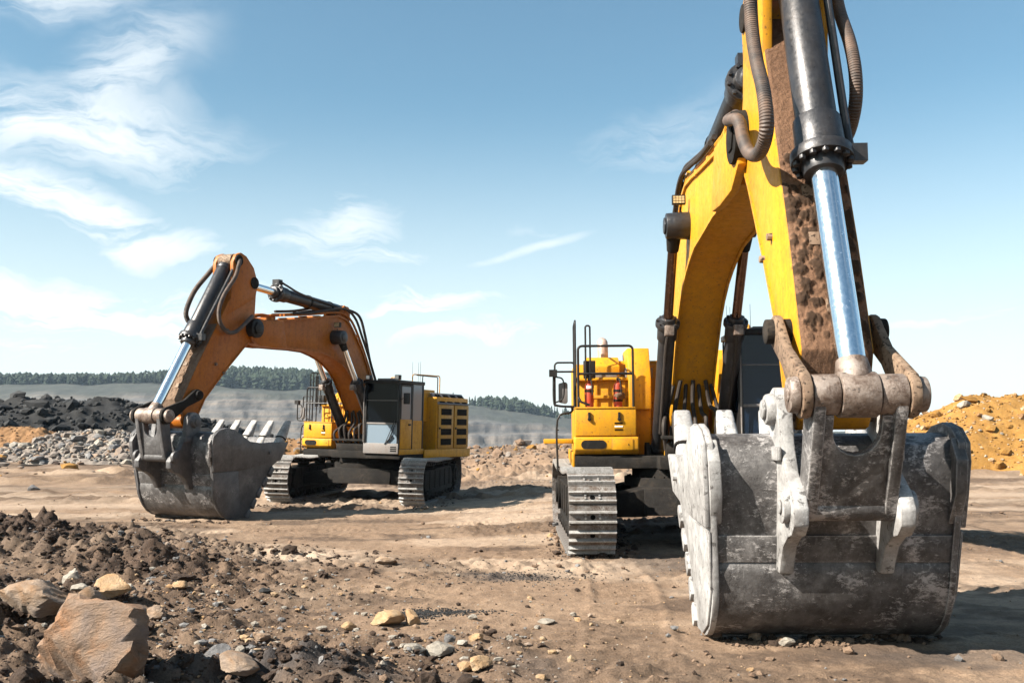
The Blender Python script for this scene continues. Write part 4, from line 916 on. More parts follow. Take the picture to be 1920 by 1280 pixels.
    lw = [(-.28, .1), (-.2, -.22), (.15, -.3), (.9, .02), (1.5, .42), (2.17, .80), (2.55, .92), (2.94, .97), (3.3, .95), (3.59, .91), (4.01, .82), (4.6, .58), (5.3, .26), (5.93, -.02), (6.4, -.16)]
    prof = [bp(*q) for q in lw[2:]] + [bp(*q) for q in up] + [bp(*q) for q in lw[:2]]
    mb = MB(); mb.prism([tuple(q) for q in prof], -HB + .02, HB - .02)
    boom = mb.build('boom', armp, root, .012)
    # side plates with the flange lip standing proud below and above
    for s in (-1, 1):
        mb = MB()
        for seq in (up, lw[3:]):
            for i in range(len(seq) - 1):
                a_, b2 = bp(*seq[i]), bp(*seq[i + 1]); mb.bar(p3(a_, s * (HB + .0)), p3(b2, s * (HB + .0)), .05, .035, (0, 1, 0))
        mb.build('boom_flange', armp, boom, 0)
        mb = MB(); mb.cyl(p3(Pp, s * .30), p3(Pp, s * (.455 if var['lit'] else .5)), .25 * sb_, .24 * sb_, 28)
        hexv = [(Pp.x + .17 * math.cos(k * math.pi / 3), Pp.y + .17 * math.sin(k * math.pi / 3)) for k in range(6)]
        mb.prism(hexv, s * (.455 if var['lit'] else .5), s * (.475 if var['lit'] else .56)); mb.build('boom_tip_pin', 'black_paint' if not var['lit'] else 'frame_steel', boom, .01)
        mb = MB(); mb.prism([tuple(bp(*q)) for q in ((5.5, .16), (5.95, .75), (6.55, .42), (6.95, .28), (7.0, 0), (6.9, -.3), (6.5, -.3), (5.9, -.05))], s * (HB - .03), s * (HB + .07)); mb.build('boom_tip_plate', armp, boom, .02)
        mb = MB(); E = bp(3.6, 1.49); mb.cyl(p3(E, s * (HB - .05)), p3(E, s * .67), .21, .19, 24); mb.cyl(p3(E, s * .67), p3(E, s * .70), .13, .13, 8); mb.build('cylinder_boss', 'cylinder_steel', boom, .012)
    # boom cylinders
    for s in (-1, 1):
        E = bp(3.6, 1.49); b0 = p3(P['cb'], s * .54); e0 = p3(E, s * .54); hh = b0.lerp(e0, P.get('ch', .60))
        o, d = cyl_assembly('boom_cylinder', root, b0, hh, e0 - (e0 - b0).normalized() * .3, .135, .195, .075, 'brown_rod' if var['lit'] else 'chrome', bolts=8)
        q = MB(); q.cyl(p3(E, s * .44), p3(E, s * .64), .17, .17, 20); q.cyl(e0 - d * .42, e0 - d * .1, .09, .12, 20); q.build('rod_eye', 'frame_steel', o, .006)
        q = MB(); off = Vector((.2, s * .02, 0)); q.tube([hh + Vector((.17, 0, .0)) - d * .15, hh - d * .5 + off, hh - d * 1.1 + off, b0 + d * .35 + off], .03, 8, 6); q.build('oil_pipe', 'hose_rubber', o)
        q = MB(); q.box(hh.x + .1, hh.x + .26, hh.y - .07, hh.y + .07, hh.z - .22, hh.z - .06); q.build('port_block', 'pin_steel', o, .01)
        q = MB(); q.prism([(b0.x - .25, 1.45), (b0.x + .3, 1.45), (b0.x + .1, b0.z + .12), (b0.x - .1, b0.z + .12)], b0.y - .24, b0.y - .17); q.prism([(b0.x - .25, 1.45), (b0.x + .3, 1.45), (b0.x + .1, b0.z + .12), (b0.x - .1, b0.z + .12)], b0.y + .17, b0.y + .24); q.cyl((b0.x, b0.y - .25, b0.z), (b0.x, b0.y + .25, b0.z), .08, .08, 16); q.build('cylinder_bracket', 'frame_steel', root, .01)
    for y in (-.47, .41):
        q = MB(); q.prism([(-.5, 1.45), (.75, 1.45), (.35, 2.1), (.1, 2.35), (-.2, 2.3)], y, y + .06); q.build('boom_foot_bracket', paintm, root, .012)
    # valve block and hoses in front of the boom foot
    q = MB(); q.box(.9, 1.2, -.5, .5, 1.5, 1.72); q.box(1.05, 1.28, -.58, .6, 1.78, 1.84)
    for k in range(5): q.cyl((1.15, -.4 + k * .19, 1.5), (1.15, -.4 + k * .19, 2.0), .045, .045, 10)
    q.build('valve_block', 'frame_steel', root, .008)
    for k in range(7):
        y = -.5 + k * .16; q = MB(); fx = bp(1.2 + .1 * (k % 2), .25)
        q.tube([(1.1, y, 1.6), (1.25, y * 1.1, 2.0 + .1 * (k % 3)), (.95, y * .9, 2.25 + .1 * (k % 2)), (fx.x, y * .65, fx.y - .05)], .035, 8, 6); q.build('hose', 'hose_rubber', root)
    # pipes along the top of the boom
    pt = [bp(5.9, .95), bp(4.89, 1.54), bp(4.18, 1.98), bp(3.7, 2.26), bp(3.3, 2.38), bp(2.9, 2.34), bp(2.3, 2.05), bp(1.65, 1.64), bp(.9, 1.1)]
    for y in (-.28, -.16, .18, .30):
        q = MB(); q.tube([p3(c, y) for c in pt], .035, 8, 5); q.build('boom_pipe', armp, boom)
    for u, v in ((5.3, 1.16), (4.5, 1.66), (2.6, 2.06), (1.9, 1.7)):
        q = MB(); c = bp(u, v); q.bar(p3(c, -.36), p3(c, .36), .08, .09); q.build('pipe_clamp', armp, boom, .006)
    for y, dv in ((-.36, .20), (-.30, .30), (.34, .22)):
        q = MB(); q.tube([p3(bp(5.6, .95 + dv), y), p3(bp(4.9, 1.36 + dv), y), p3(bp(4.2, 1.84 + dv), y), p3(bp(3.5, 2.2 + dv * 1.3), y), p3(bp(2.9, 2.2 + dv * 1.4), y), p3(bp(2.3, 1.95 + dv), y), p3(bp(1.6, 1.5 + dv), y), p3(bp(.8, 1.0 + dv * .6), y)], .036, 8, 6); q.build('boom_hose', 'hose_rubber', boom)
    for s in (-1, 1):   # hoses hanging past the back of the boom
        q = MB(); q.tube([p3(bp(3.3, 2.62), s * .2), p3(bp(2.7, 2.7), s * .3), p3(bp(2.2, 2.3), s * .34), p3(bp(1.6, 1.72), s * .34), p3(bp(.8, 1.15), s * .34)], .04, 8, 6); q.build('boom_hose', 'hose_rubber', boom)
    for s in ((-1,) if var['lit'] else (1,)):
        q = MB(); L_ = p3(bp(3.95, 1.9), s * (HB + .13)); L_ = p3(bp(3.78, 1.80), s * (HB + .14))
        q.box(L_.x - .02, L_.x + .06, L_.y - .10, L_.y + .10, L_.z - .07, L_.z + .07); q.tube([L_ + Vector((0, -s * .02, -.1)), L_ + Vector((-.02, -s * .05, -.2)), L_ + Vector((-.05, -s * .15, -.2))], .014, 8); wlo = q.build('work_lamp', 'black_paint', boom, .008)
        q = MB()
        for i in range(4):
            for j in range(3): q.box(L_.x + .061, L_.x + .065, L_.y - .085 + i * .043, L_.y - .05 + i * .043, L_.z - .055 + j * .038, L_.z - .025 + j * .038)
        q.build('lamp_cells', 'lamp_lens', wlo)
    # stick cylinder
    rear = bp(3.26, 2.56); J = sp(-.88, .80)
    for yy in (0,):
        b0 = p3(rear, yy); e0 = p3(J, yy); hh = b0.lerp(e0, P.get('sh', .70))
        o, d = cyl_assembly('stick_cylinder', root, b0, hh, e0, .175, .25, .10, 'chrome')
        q = MB(); q.cyl(p3(rear, -.26), p3(rear, .26), .13, .13, 20)
        for y in (-.24, .18): q.prism([tuple(bp(*c)) for c in ((2.9, 2.1), (3.7, 2.1), (3.42, 2.66), (3.1, 2.7))], y, y + .06)
        q.build('cylinder_lug', armp, boom, .01)
        q = MB(); c = hh - d * .05; q.box(c.x - .09, c.x + .09, -.1, .1, c.z + .2, c.z + .36); q.tube([c + Vector((0, .05, .3)), c + Vector((-.2, .05, .42)), c + Vector((-.45, .05, .2))] if False else [c + Vector((0, .1, .3)), c - d * .25 + Vector((0, .16, .22)), c - d * .9 + Vector((0, .2, .1)), b0 + d * .3 + Vector((0, .2, .05))], .03, 8, 5); q.build('port_pipe', 'cylinder_steel', o)
        q = MB(); q.cyl(e0 - d * .2, e0, .13, .15, 20); q.cyl(p3(J, -.16), p3(J, .16), .17, .17, 20); q.build('rod_eye', 'frame_steel', o, .006)
        for c in (b0 + d * .6, b0 + d * 1.6):
            q = MB(); q.cyl(c - d * .03, c + d * .03, .19, .19, 24); q.build('cylinder_band', 'frame_steel', o)
    # stick
    HS = .31
    fr_ = [(3.05, .48), (2.1, .72), (1.1, .92), (.3, 1.08), (-.35, 1.2)]
    hdp = [(-.75, 1.22), (-1.02, 1.1), (-1.08, .92), (-.95, .66), (-.72, .52)]
    rr_ = [(-.35, .2), (-.2, -.02), (-.05, -.16), (.15, -.2), (.6, -.13), (1.6, -.06), (2.5, -.04), (3.05, -.17)]
    tipA = [(3.3 + .17 * math.cos(R(t)), .17 * math.sin(R(t))) for t in range(-90, 91, 30)]
    mb = MB(); mb.prism([tuple(sp(*q)) for q in fr_ + hdp + rr_ + tipA], -HS, HS); stick = mb.build('stick', armp, root, .014)
    for s in (-1, 1):
        mb = MB(); mb.prism([tuple(sp(*q)) for q in ((.5, .9), (.1, 1.10), (-.45, 1.55), (-.62, 1.72), (-.84, 1.78), (-1.02, 1.7), (-1.12, 1.5), (-1.14, 1.1), (-.98, .68), (-.6, .5))], s * (HS - .09), s * (HS + .012)); mb.build('stick_head_plate', armp, stick, .012)
        mb = MB(); mb.cyl(p3(sp(-.80, 1.62), s * .2), p3(sp(-.80, 1.62), s * .36), .14, .14, 20); mb.build('head_pin', 'frame_steel', stick, .01)
        mb = MB(); mb.cyl(p3(J, s * .2), p3(J, s * .35), .15, .15, 20); mb.build('cylinder_pin', 'frame_steel', stick, .01)
        mb = MB()
        for i in range(len(rr_) - 4):
            mb.bar(p3(sp(*rr_[i + 3]), s * HS), p3(sp(*rr_[i + 4]), s * HS), .04, .03, (0, 1, 0))
        mb.build('stick_flange', armp, stick)
    # small brackets on the face and the side of the stick
    for u, y in ((1.55, -.06), (2.02, -.06), (1.80, .10), (2.62, .02)):
        q = MB(); c0, c1 = sp(u, .74 - .02 * (u > 1.5) - .1 * (u > 2.4)), sp(u + .14, .72 - .1 * (u > 2.4)); c0 = sp(u, np.interp(u, [1.1, 2.1, 3.05], [.92, .72, .48])); c1 = sp(u + .12, np.interp(u + .12, [1.1, 2.1, 3.05], [.92, .72, .48]))
        q.bar(p3(c0, y), p3(c1, y), .08, .14, (0, 1, 0)); q.build('pipe_bracket', 'tan_dusty_steel', stick, .004)
    for u, v in ((.75, .62), (1.65, .3), (1.6, -.06)):
        for s in (-1, 1):
            q = MB(); c = sp(u, v); q.cyl(p3(c, s * (HS - .02)), p3(c, s * (HS + .05)), .04, .036, 8); q.build('side_stud', 'tan_dusty_steel', stick, .004)
    # caked mud on the face of the stick: real lumps
    U = np.linspace(-.3 if var['lit'] else .9, 3.27, 300); Yv = np.linspace(-HS + .012, HS - .012, 80); UU, YY = np.meshgrid(U, Yv)
    vv = np.interp(UU, [-.35, .3, 1.1, 2.1, 3.05, 3.3], [1.2, 1.08, .92, .72, .48, .17]); edge = np.clip((HS - .012 - np.abs(YY)) / .03, 0, 1)
    r_ = np.random.default_rng(55); spl = np.zeros_like(UU); fz = np.clip(1 + 2.2 * fbm(UU * 13, YY * 13, 310, 4, .7), .25, 4)
    for _ in range(170):
        cu = r_.normal(2.0, .45); cy = r_.uniform(-HS, HS); ra = r_.uniform(.018, .06); an = r_.uniform(.7, 1.4)
        spl = np.maximum(spl, (.35 + .65 * r_.random()) * ra * np.clip(1.25 - (((UU - cu) / an) ** 2 + (YY - cy) ** 2) / ra ** 2 * fz, 0, 1) ** .6)
    am = sstep(UU, 1.0, 1.7) * (1 - .8 * sstep(UU, 2.7, 3.0))
    lump = .004 + edge * (.008 + var['mud'] * (.75 * spl + am * .02 * np.abs(fbm(UU * 12, YY * 12, 301, 4, .6)) + .006 * fbm(UU * 40, YY * 40, 305, 3)))
    vv = vv + lump
    co = np.stack([Pp.x + (us.x * UU + vs.x * vv) * ss, YY, Pp.y + (us.y * UU + vs.y * vv) * ss], -1).reshape(-1, 3)
    i = np.arange(299)[None, :] + np.arange(79)[:, None] * 300
    me = np_mesh('caked_mud', co, np.stack([i, i + 1, i + 301, i + 300], -1).reshape(-1, 4)); me.materials.append(MATS['stick_mud' if var['lit'] else 'pale_mud'])
    la = me.color_attributes.new('lump', 'FLOAT_COLOR', 'POINT'); lv = np.clip(sstep(spl, .004, .022) * .9, 0, 1).reshape(-1); la.data.foreach_set('color', np.stack([lv, lv, lv, np.ones_like(lv)], -1).astype(np.float32).ravel())
    link('caked_mud', me, stick)
    # bucket cylinder
    K = sp(-.80, 1.62); b0 = p3(K, 0); e0 = p3(Cc, 0); hh = b0.lerp(e0, P.get('bh', .53))
    dd = (e0 - b0).normalized()
    o, d = cyl_assembly('bucket_cylinder', root, b0 + dd * .2, hh, e0 - dd * .12, .185, .275, .115, 'chrome', bolts=14)
    q = MB(); q.cyl(p3(K, -.2), p3(K, .2), .17, .17, 24); q.cyl(b0, b0 + dd * .3, .13, .17, 24); q.build('barrel_eye', 'tan_dusty_steel', o, .006)
    q = MB(); q.cyl(p3(Cc, -.15), p3(Cc, .15), .185, .185, 28); q.cyl(e0 - dd * .3, e0 - dd * .1, .125, .16, 24); q.build('rod_eye', 'pin_steel', o, .01)
    nrm = Vector((-dd.z, 0, dd.x)); nrm = nrm if nrm.x > 0 else -nrm
    for s in (1,):
        q = MB(); y = s * .26; q.tube([b0 + dd * .2 + Vector((0, y, 0)) + nrm * .05, b0 + dd * .35 + Vector((0, y + .02, 0)), hh - dd * .35 + Vector((0, y, 0)), hh - dd * .1 + Vector((0, y + .02, 0))], .04, 10, 5); q.box(*(lambda c: (c.x - .06, c.x + .08, c.y - .05, c.y + .12, c.z - .1, c.z + .06))(hh - dd * .08 + Vector((0, .27, 0)))); q.build('steel_oil_line', 'cylinder_steel', o)
    # big loose hoses
    for path_, rr in P['hoses']:
        hs_ = MB(); hs_.tube([Vector((x, y, z)) for x, y, z in path_], rr, 14, 10); hs_.build('loose_hose', 'spiral_hose', root)
    q = MB()
    for y in (-.28, -.16): q.tube([p3(bp(5.7, .98), y), p3(bp(6.2, .8), y), p3(bp(6.45, .60), y - .06)], .045, 10, 4); 
    q.bar(p3(bp(6.35, .55), -.38), p3(bp(6.35, .55), .38), .1, .14); q.build('pipe_union', armp, boom)
    # ---------------- bucket
    bs = P.get('bs', 1.0); bq = lambda x, z: (A.x + x * bs, A.y + z * bs)
    HW = 1.10 * bs
    widen = lambda x, z: 1.0 + .045 * max(-.6, min(1, (z - (A.y - 1.0 * bs)) / (1.0 * bs)))
    outer = [(-.42, -.22), (-.25, -.215), (-.10, -.24), (.03, -.32), (.09, -.45), (.09, -.62), (.05, -.85), (0, -1.1), (-.06, -1.34), (-.04, -1.38), (-.04, -1.48), (-.08, -1.64), (-.16, -1.80), (-.28, -1.95), (-.46, -2.06), (-.66, -2.115), (-.85, -2.125), (-1.03, -2.10), (-1.4, -1.78), (-1.9, -1.05), (-2.3, -.52)]
    th = .06; inner = []
    for i, q in enumerate(outer):
        a_ = Vector(outer[max(0, i - 1)]); b2 = Vector(outer[min(len(outer) - 1, i + 1)]); t_ = (b2 - a_).normalized(); inner.append((q[0] - -t_.y * -1 * th * -1 * 1, q[1] + t_.x * -th) if False else (q[0] + t_.y * th, q[1] - t_.x * th))
    mb = MB(); mb.prism([bq(*q) for q in outer] + [bq(*q) for q in inner[::-1]], -HW + .02, HW - .02, ys=widen)
    bucket = mb.build('bucket', 'bucket_steel', root, .006, 50)
    # seam strip across the back
    mb = MB(); mb.prism([bq(*q) for q in ((-.06, -1.12), (.02, -1.12), (-.03, -1.36), (-.09, -1.36))], -HW + .05, HW - .05); mb.build('wear_strip', 'bucket_steel', bucket, .006)
    mb = MB(); mb.prism([bq(*q) for q in ((-.62, -2.11), (-1.0, -2.11), (-1.0, -2.14), (-.64, -2.14))], -HW + .1, HW - .1); mb.build('heel_plate', 'bucket_steel', bucket, .004)
    sidep = [(.15, -.30), (.17, -.48), (.13, -.75), (.03, -1.2), (-.01, -1.40), (-.02, -1.52), (-.08, -1.70), (-.18, -1.86), (-.32, -2.0), (-.48, -2.085), (-.70, -2.135), (-1.05, -2.135), (-1.22, -2.0), (-1.6, -1.42), (-1.95, -.98), (-2.18, -.85), (-2.42, -.45), (-1.95, -.44), (-1.5, -.46), (-1.05, -.42), (-.72, -.26), (-.48, -.15), (-.25, -.12), (-.02, -.17)]
    for s in (-1, 1):
        mb = MB(); mb.prism([bq(*q) for q in sidep], s * HW, s * (HW - .06), ys=widen); plm = var['plate'] if s < 0 or not var['lit'] else 'bucket_steel'; spl = mb.build('side_plate', plm, bucket, .012)  # near bucket: side away from the sun gets darker steel as painted shade
        upc = [(.15, -.30), (.17, -.48), (.12, -.78), (.06, -1.05), (-1.0, -1.02), (-2.18, -.86), (-2.42, -.45), (-1.95, -.44), (-1.5, -.46), (-1.05, -.42), (-.72, -.26), (-.48, -.15), (-.25, -.12), (-.02, -.17)]
        mb = MB(); mb.prism([bq(*q) for q in upc], s * HW, s * (HW + .045), ys=widen); mb.build('side_cutter', plm, bucket, .012)
        mb = MB(); mb.prism([bq(*q) for q in ((.06, -1.08), (-.06, -1.62), (-.3, -1.96), (-.6, -2.09), (-.9, -2.1), (-.75, -1.06))], s * HW, s * (HW + .022), ys=widen); mb.build('side_wear_plate', plm, bucket, .008)
        for k in range(5):
            t0 = k / 5; a_ = Vector((-1.08, -2.12)); b2 = Vector((-1.98, -.98)); c0 = a_.lerp(b2, t0 + .02); c1 = a_.lerp(b2, t0 + .165); n_ = Vector((-(b2 - a_).y, (b2 - a_).x)).normalized(); n_ = n_ if n_.x < 0 else -n_
            mb = MB(); mb.prism([bq(*(c0 + n_ * -.06)), bq(*(c1 - n_ * .06)), bq(*(c1 + n_ * .05)), bq(*(c0 + n_ * .09))], s * (HW - .09), s * (HW + .035), ys=widen); mb.build('wear_block', plm, bucket, .012)
        mb = MB(); c = bq(-1.75, -.68); mb.cyl((c[0], s * (HW + .03), c[1]), (c[0], s * (HW + .10), c[1]), .045, .04, 10); mb.build('side_lug', plm, bucket)
        # corner gussets at the upper back edge
        mb = MB(); mb.prism([bq(*q) for q in ((.09, -.26), (.22, -.45), (.20, -.75), (.04, -1.02), (.02, -.5))], s * (HW + .0), s * (HW - .10), ys=widen); mb.build('edge_gusset', 'bucket_steel' if s > 0 else var['plate'], bucket, .01)  # gusset away from the sun coloured darker for shade as well
        # ears
        er = [(-.02, .20), (.10, .19), (.19, .10), (.21, -.05), (.24, -.30), (.36, -.55), (.58, -.70), (.67, -.84), (.65, -.98), (.54, -1.07), (.40, -1.10), (.22, -1.20), (.12, -1.34), (.06, -1.45), (-.06, -1.44), (-.10, -1.0), (-.12, -.3), (-.22, -.1), (-.21, .05), (-.14, .16)]
        mb = MB(); mb.prism([bq(*q) for q in er], s * .375 * bs, s * .505 * bs); ear = mb.build('bucket_ear', var['ear'], bucket, .02)
        mb = MB(); c = bq(0, 0); mb.cyl((c[0], s * .49 * bs, c[1]), (c[0], s * .58 * bs, c[1]), .15, .13, 24); mb.cyl((c[0], s * .58 * bs, c[1]), (c[0], s * .61 * bs, c[1]), .09, .09, 8); mb.build('hinge_boss', var['ear'], ear, .012)
        mb = MB(); mb.cyl((B.x, s * .49 * bs, B.y), (B.x, s * .56 * bs, B.y), .135, .135, 24); mb.cyl((B.x, s * .56 * bs, B.y), (B.x, s * .58 * bs, B.y), .06, .06, 12); mb.build('link_boss', var['ear'], ear, .012)
        mb = MB(); c = bq(.1, -.38); mb.box(c[0] - .02, c[0] + .20, s * .505 * bs, s * .55 * bs, c[1] - .07, c[1] + .05); mb.build('ear_key', var['ear'], ear, .015)
    mb = MB(); mb.cyl((A.x, -.5 * bs, A.y), (A.x, .5 * bs, A.y), .11, .11, 20); mb.build('hinge_pin', 'pin_steel', bucket)
    # lip and teeth
    mb = MB(); lipc = [bq(*q) for q in ((-2.12, -.80), (-2.40, -.42), (-2.30, -.34), (-2.05, -.72))]; mb.prism(lipc, -HW + .03, HW - .03); mb.build('lip', var['plate'], bucket, .012)
    for k in range(5):
        y = (-1 + k * .5) * (HW - .12); base = Vector(bq(-2.22, -.58)); tip = Vector(bq(-2.60, .02)); dt = (tip - base).normalized(); nt_ = Vector((-dt.y, dt.x))
        def ring(t, w, h):
            c = base.lerp(tip, t); sg = lambda q: math.copysign(abs(q) ** .6, q)
            return [(c.x + nt_.x * h * sg(math.sin(a_)), y + w * sg(math.cos(a_)), c.y + nt_.y * h * sg(math.sin(a_))) for a_ in [2 * math.pi * (j + .5) / 16 for j in range(16)]]
        def loft(rings):
            m_ = MB(); v = [p for r_ in rings for p in r_]; n_ = 16
            m_.add(v, [(i * n_ + j, i * n_ + (j + 1) % n_, (i + 1) * n_ + (j + 1) % n_, (i + 1) * n_ + j) for i in range(len(rings) - 1) for j in range(n_)] + [tuple(range(n_ - 1, -1, -1)), tuple(range((len(rings) - 1) * n_, len(rings) * n_))]); return m_
        ad = loft([ring(-.15, .135, .13), ring(.05, .13, .12), ring(.25, .115, .105), ring(.42, .10, .09)]).build('tooth', var['tooth'], bucket, 0, 38)
        loft([ring(.36, .118, .108), ring(.40, .122, .112), ring(.7, .108, .072), ring(.92, .098, .040), ring(1.02, .090, .026), ring(1.04, .082, .018)]).build('tooth_tip', var['tooth'], ad, 0, 38)
        loft([ring(.34, .128, .118), ring(.375, .128, .118)]).build('tooth_ring', 'frame_steel', ad, 0, 60)
    # ---------------- linkage
    G = sp(*P.get('G', (2.72, .30)))
    for s in (-1, 1):
        y0, y1 = s * .38, s * .462
        du = (Cc - G).normalized(); n_ = Vector((-du.y, du.x)); Ln = (Cc - G).length
        pts = [G + (du * math.cos(R(t)) + n_ * math.sin(R(t))) * .145 for t in range(90, 271, 30)] + [G + du * Ln * .4 - n_ * .10] + [Cc + (du * math.cos(R(t)) + n_ * math.sin(R(t))) * .195 for t in range(-90, 91, 30)] + [G + du * Ln * .4 + n_ * .085]
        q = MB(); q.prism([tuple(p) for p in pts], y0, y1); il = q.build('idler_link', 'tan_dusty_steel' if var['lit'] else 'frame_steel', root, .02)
        q = MB(); q.cyl(p3(G, s * .28), p3(G, s * .53), .115, .11, 24); q.build('stick_link_pin', 'frame_steel', il, .012)
        q = MB(); q.cyl(p3(Cc, s * .47), p3(Cc, s * .54), .15, .14, 24); q.cyl(p3(Cc, s * .54), p3(Cc, s * .55), .055, .055, 12); q.build('link_pin_cap', 'pin_steel', il, .012)
        q = MB(); q.cyl(p3(Cc, s * .16), p3(Cc, s * .37), .165, .165, 28); q.build('pin_sleeve', 'pin_steel', il, .008)
    dl = (B - Cc).normalized(); nl = Vector((-dl.y, dl.x)); Ll = (B - Cc).length
    if nl.x < 0: nl = -nl
    lk = MB()
    for s in (-1, 1):
        pts = [Cc + (-dl * math.cos(R(t)) + nl * math.sin(R(t))) * .16 for t in range(-90, 91, 30)] + [Cc + dl * Ll * .5 + nl * .15] + [B + (dl * math.cos(R(t)) + nl * math.sin(R(t))) * .12 for t in range(90, -91, -30)] + [Cc + dl * Ll * .5 - nl * .13]
        lk.prism([tuple(p) for p in pts], s * .27, s * .37)
    pl = lk.build('power_link', var['link'], root, .015)
    wb = MB(); zt = .32
    web = [(-.29, .16), (-.2, .16)] + [(.2 * math.cos(R(t)), .40 + .2 * math.sin(R(t)) * 1.1) for t in range(180, 361, 20)][::1] + [(.2, .16), (.29, .16), (.29, Ll - .05), (-.29, Ll - .05)]
    web = [(-.29, .14), (-.19, .14)] + [(-.19 * math.cos(R(t)), .28 + .20 * math.sin(R(t))) for t in range(0, 181, 18)] + [(.19, .14), (.29, .14), (.29, Ll - .04), (-.29, Ll - .04)]
    v = []; n_ = len(web)
    for off in (.02, .10):
        for (y, t) in web: c = Cc + dl * t + nl * off; v.append((c.x, y, c.y))
    wb.add(v, [tuple(range(n_)), tuple(range(2 * n_ - 1, n_ - 1, -1))] + [(i, i + n_, (i + 1) % n_ + n_, (i + 1) % n_) for i in range(n_)]); wb.build('link_web', var['link'], pl, .01)
    q = MB(); q.cyl(p3(B, -.375), p3(B, .375), .115, .115, 24); q.build('link_tube', var['link'], pl, .008)
    return root, p3, sp

near_var = dict(paint='yellow_paint', arm='yellow_paint', lit=True, glass='cab_glass', lamps=True, mud=1.0, plate='bare_plate_steel', ear='bare_plate_steel', tooth='bare_plate_steel', link='bucket_steel')
far_var = dict(paint='yellow_paint', arm='shaded_yellow_paint', lit=False, glass='pale_glass', lamps=True, mud=.8, plate='dark_plate_steel', ear='dark_plate_steel', tooth='shoe_steel', link='dark_plate_steel')
NEAR_HOSES = [([(7.10, -.36, 5.38), (7.39, -.5, 5.23), (8.03, -.52, 5.03), (8.32, -.53, 4.74), (8.6, -.53, 4.53), (8.97, -.52, 4.43), (9.28, -.52, 4.55), (9.21, -.52, 4.91), (8.9, -.51, 5.33), (8.69, -.5, 5.77), (8.6, -.48, 6.3), (8.35, -.4, 6.75), (8.2, -.3, 6.85)], .065),
              ([(8.1, .3, 6.9), (8.19, .42, 6.41), (8.29, .45, 6.03), (8.58, .45, 5.59), (8.71, .45, 5.23), (8.66, .45, 4.94), (8.41, .44, 4.73), (8.3, .34, 4.66)], .062)]
FAR_HOSES = [([(6.85, -.3, 6.28), (6.92, -.4, 6.17), (7.14, -.42, 5.93), (7.56, -.42, 5.48), (7.81, -.42, 4.99), (7.77, -.42, 4.76), (7.66, -.36, 4.64)], .06),
             ([(6.9, .38, 6.3), (7.01, .44, 6.14), (7.15, .46, 5.83), (7.51, .46, 5.36), (7.67, .46, 4.98), (7.61, .46, 4.67), (7.36, .47, 4.47), (7.07, .48, 4.5), (6.78, .5, 4.71), (6.4, .42, 4.95)], .05)]
excavator((3.12, 17.8, -.01), 2.1, -.3, R(2.1), dict(bv=.86, F=(-.3, 1.95), P=(7.25, 5.08), A=(9.08, 2.10), C=(9.86, 2.20), B=(9.50, 1.29), cb=(.42, 1.6), bs=.97, hoses=NEAR_HOSES), 'bright yellow excavator filling the right foreground, its bucket back towards the viewer', near_var)
excavator((-4.35, 30.9, -.17), 24.5, 1.2, R(24.5 - 7), dict(F=(0, 2.0), P=(6.25, 4.66), A=(8.42, 2.3), C=(9.2, 2.42), B=(9.0, 1.50), cb=(.42, 1.6), bs=1.07, hoses=FAR_HOSES), 'yellow excavator standing farther back on the left, its arm coloured orange for shade', far_var)
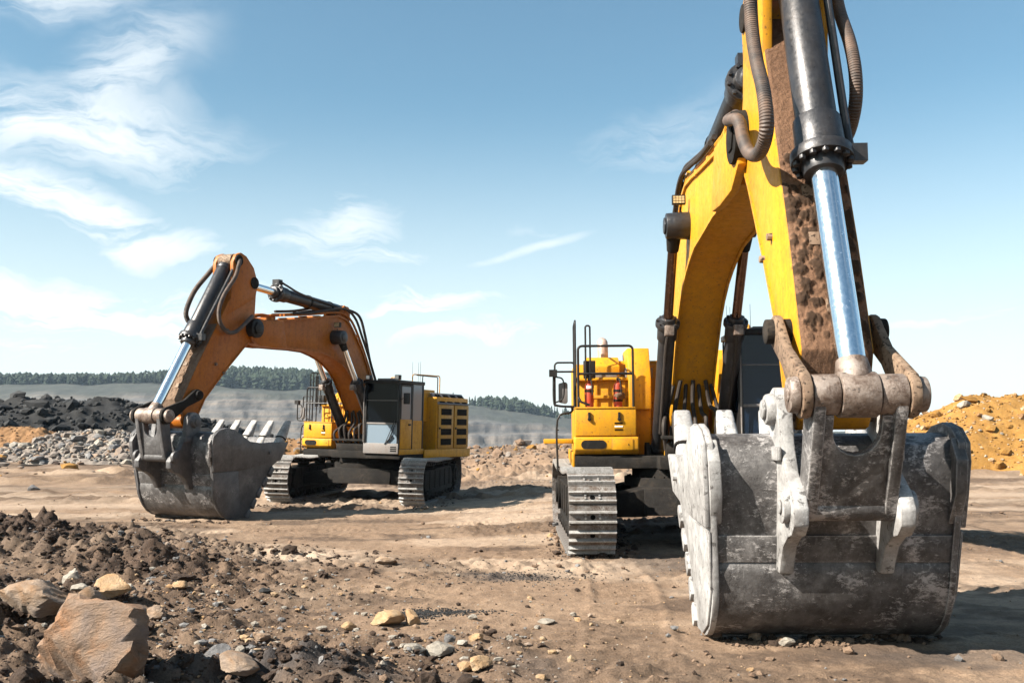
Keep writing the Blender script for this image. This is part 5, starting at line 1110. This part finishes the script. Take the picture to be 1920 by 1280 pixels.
def fire_extinguisher(loc, label, dirty):
    r = bpy.data.objects.new('fire_extinguisher', None); col.objects.link(r); r.location = loc; tagit(r, label, 'extinguisher', 'fire extinguishers on the near excavator')
    q = MB(); rad = .075
    prof = [(.0, .0), (rad * .95, .0), (rad, .02), (rad, .36), (rad * .85, .41), (rad * .4, .435), (.022, .44), (.022, .47)]
    n = 20; v = [(p * math.cos(2 * math.pi * k / n), p * math.sin(2 * math.pi * k / n), z) for p, z in prof[1:] for k in range(n)]
    m_ = len(prof) - 1; q.add(v, [(i * n + k, i * n + (k + 1) % n, (i + 1) * n + (k + 1) % n, (i + 1) * n + k) for i in range(m_ - 1) for k in range(n)] + [tuple(range(n - 1, -1, -1)), tuple(range((m_ - 1) * n, m_ * n))])
    q.build('bottle', 'red_paint', r, 0, 40)
    q = MB(); q.cyl((0, 0, .47), (0, 0, .52), .026, .026, 12); q.bar((0, 0, .53), (.06, .09, .56), .02, .012); q.bar((0, 0, .51), (.06, .09, .50), .02, .012); q.build('valve', 'black_paint', r)
    q = MB(); q.tube([(0, -.02, .5), (.02, -.08, .48), (.04, -.1, .38), (.05, -.085, .22)], .012, 8, 5); q.build('discharge_hose', 'black_rubber', r)
    for z in ((.27,) if not dirty else (.10, .27)):
        q = MB(); q.cyl((0, 0, z), (0, 0, z + .04), rad + .006, rad + .006, 20, True); q.build('holder_band', 'frame_steel', r)
    if not dirty:
        q = MB(); n = 6; v = [((rad + .002) * math.cos(a), (rad + .002) * math.sin(a), z) for z in (.33, .38) for a in [math.radians(-95 - 40 + 14 * k) for k in range(n)]]
        q.add(v, [(k, k + 1, k + 1 + n, k + n) for k in range(n - 1)]); q.build('paper_label', 'white_label', r)
    else:
        co, f = rock_co(77, 3, 9, .25); mm = np_mesh('caked_dirt', co * np.array([.09, .095, .10]) + np.array([.01, 0, .2]), f); mm.materials.append(MATS['mud']); link('caked_dirt', mm, r)
def near_pt(x, y, z):
    al = math.atan2(-math.cos(R(2.1)), -math.sin(R(2.1)))
    return (Matrix.Translation((3.12, 17.8, -.01)) @ Matrix.Rotation(al, 4, 'Z') @ Matrix.Rotation(R(.3), 4, 'X')) @ Vector((x, y, z))
fire_extinguisher(near_pt(.42, -1.74, 2.33), 'red fire extinguisher with a white label, left one on the near excavator platform', False)
fire_extinguisher(near_pt(.42, -1.24, 2.33), 'dirt caked red fire extinguisher, right one on the near excavator platform', True)
def spill(label, segs, n, seed, smax=.14):
    r_ = np.random.default_rng(seed); X, Y = [], []
    for (x0, y0, x1, y1, w) in segs:
        t = r_.random(n); X.append(x0 + (x1 - x0) * t + r_.normal(0, w, n)); Y.append(y0 + (y1 - y0) * t + r_.normal(0, w, n))
    X, Y = np.concatenate(X), np.concatenate(Y)
    scatter('spilled_soil', label, X, Y, np.minimum(.02 + r_.pareto(2.2, len(X)) * .022, smax), r_.choice(3, len(X), p=[.6, .3, .1]), ['clod', 'pale_mud', 'grey_rock'], seed=seed, cat='soil', sub=2, rough=.2)
spill('soil crumbs pressed up round the near crawler track', [(.8, 15.2, 1.65, 15.1, .1), (.75, 15.3, .85, 20, .12), (1.7, 15.3, 1.9, 19, .15)], 170, 61)
spill('soil crumbs pushed up along the near bucket edge', [(1.75, 9.35, 3.9, 9.25, .09)], 260, 62, .11)
spill('soil crumbs round the far crawler tracks and bucket', [(-7.0, 27.9, -6.2, 27.6, .15), (-3.2, 27.3, -2.3, 27.0, .15), (-2.2, 27.2, -1.5, 32, .2), (-8.7, 23.4, -6.4, 22.4, .12)], 120, 63, .16)
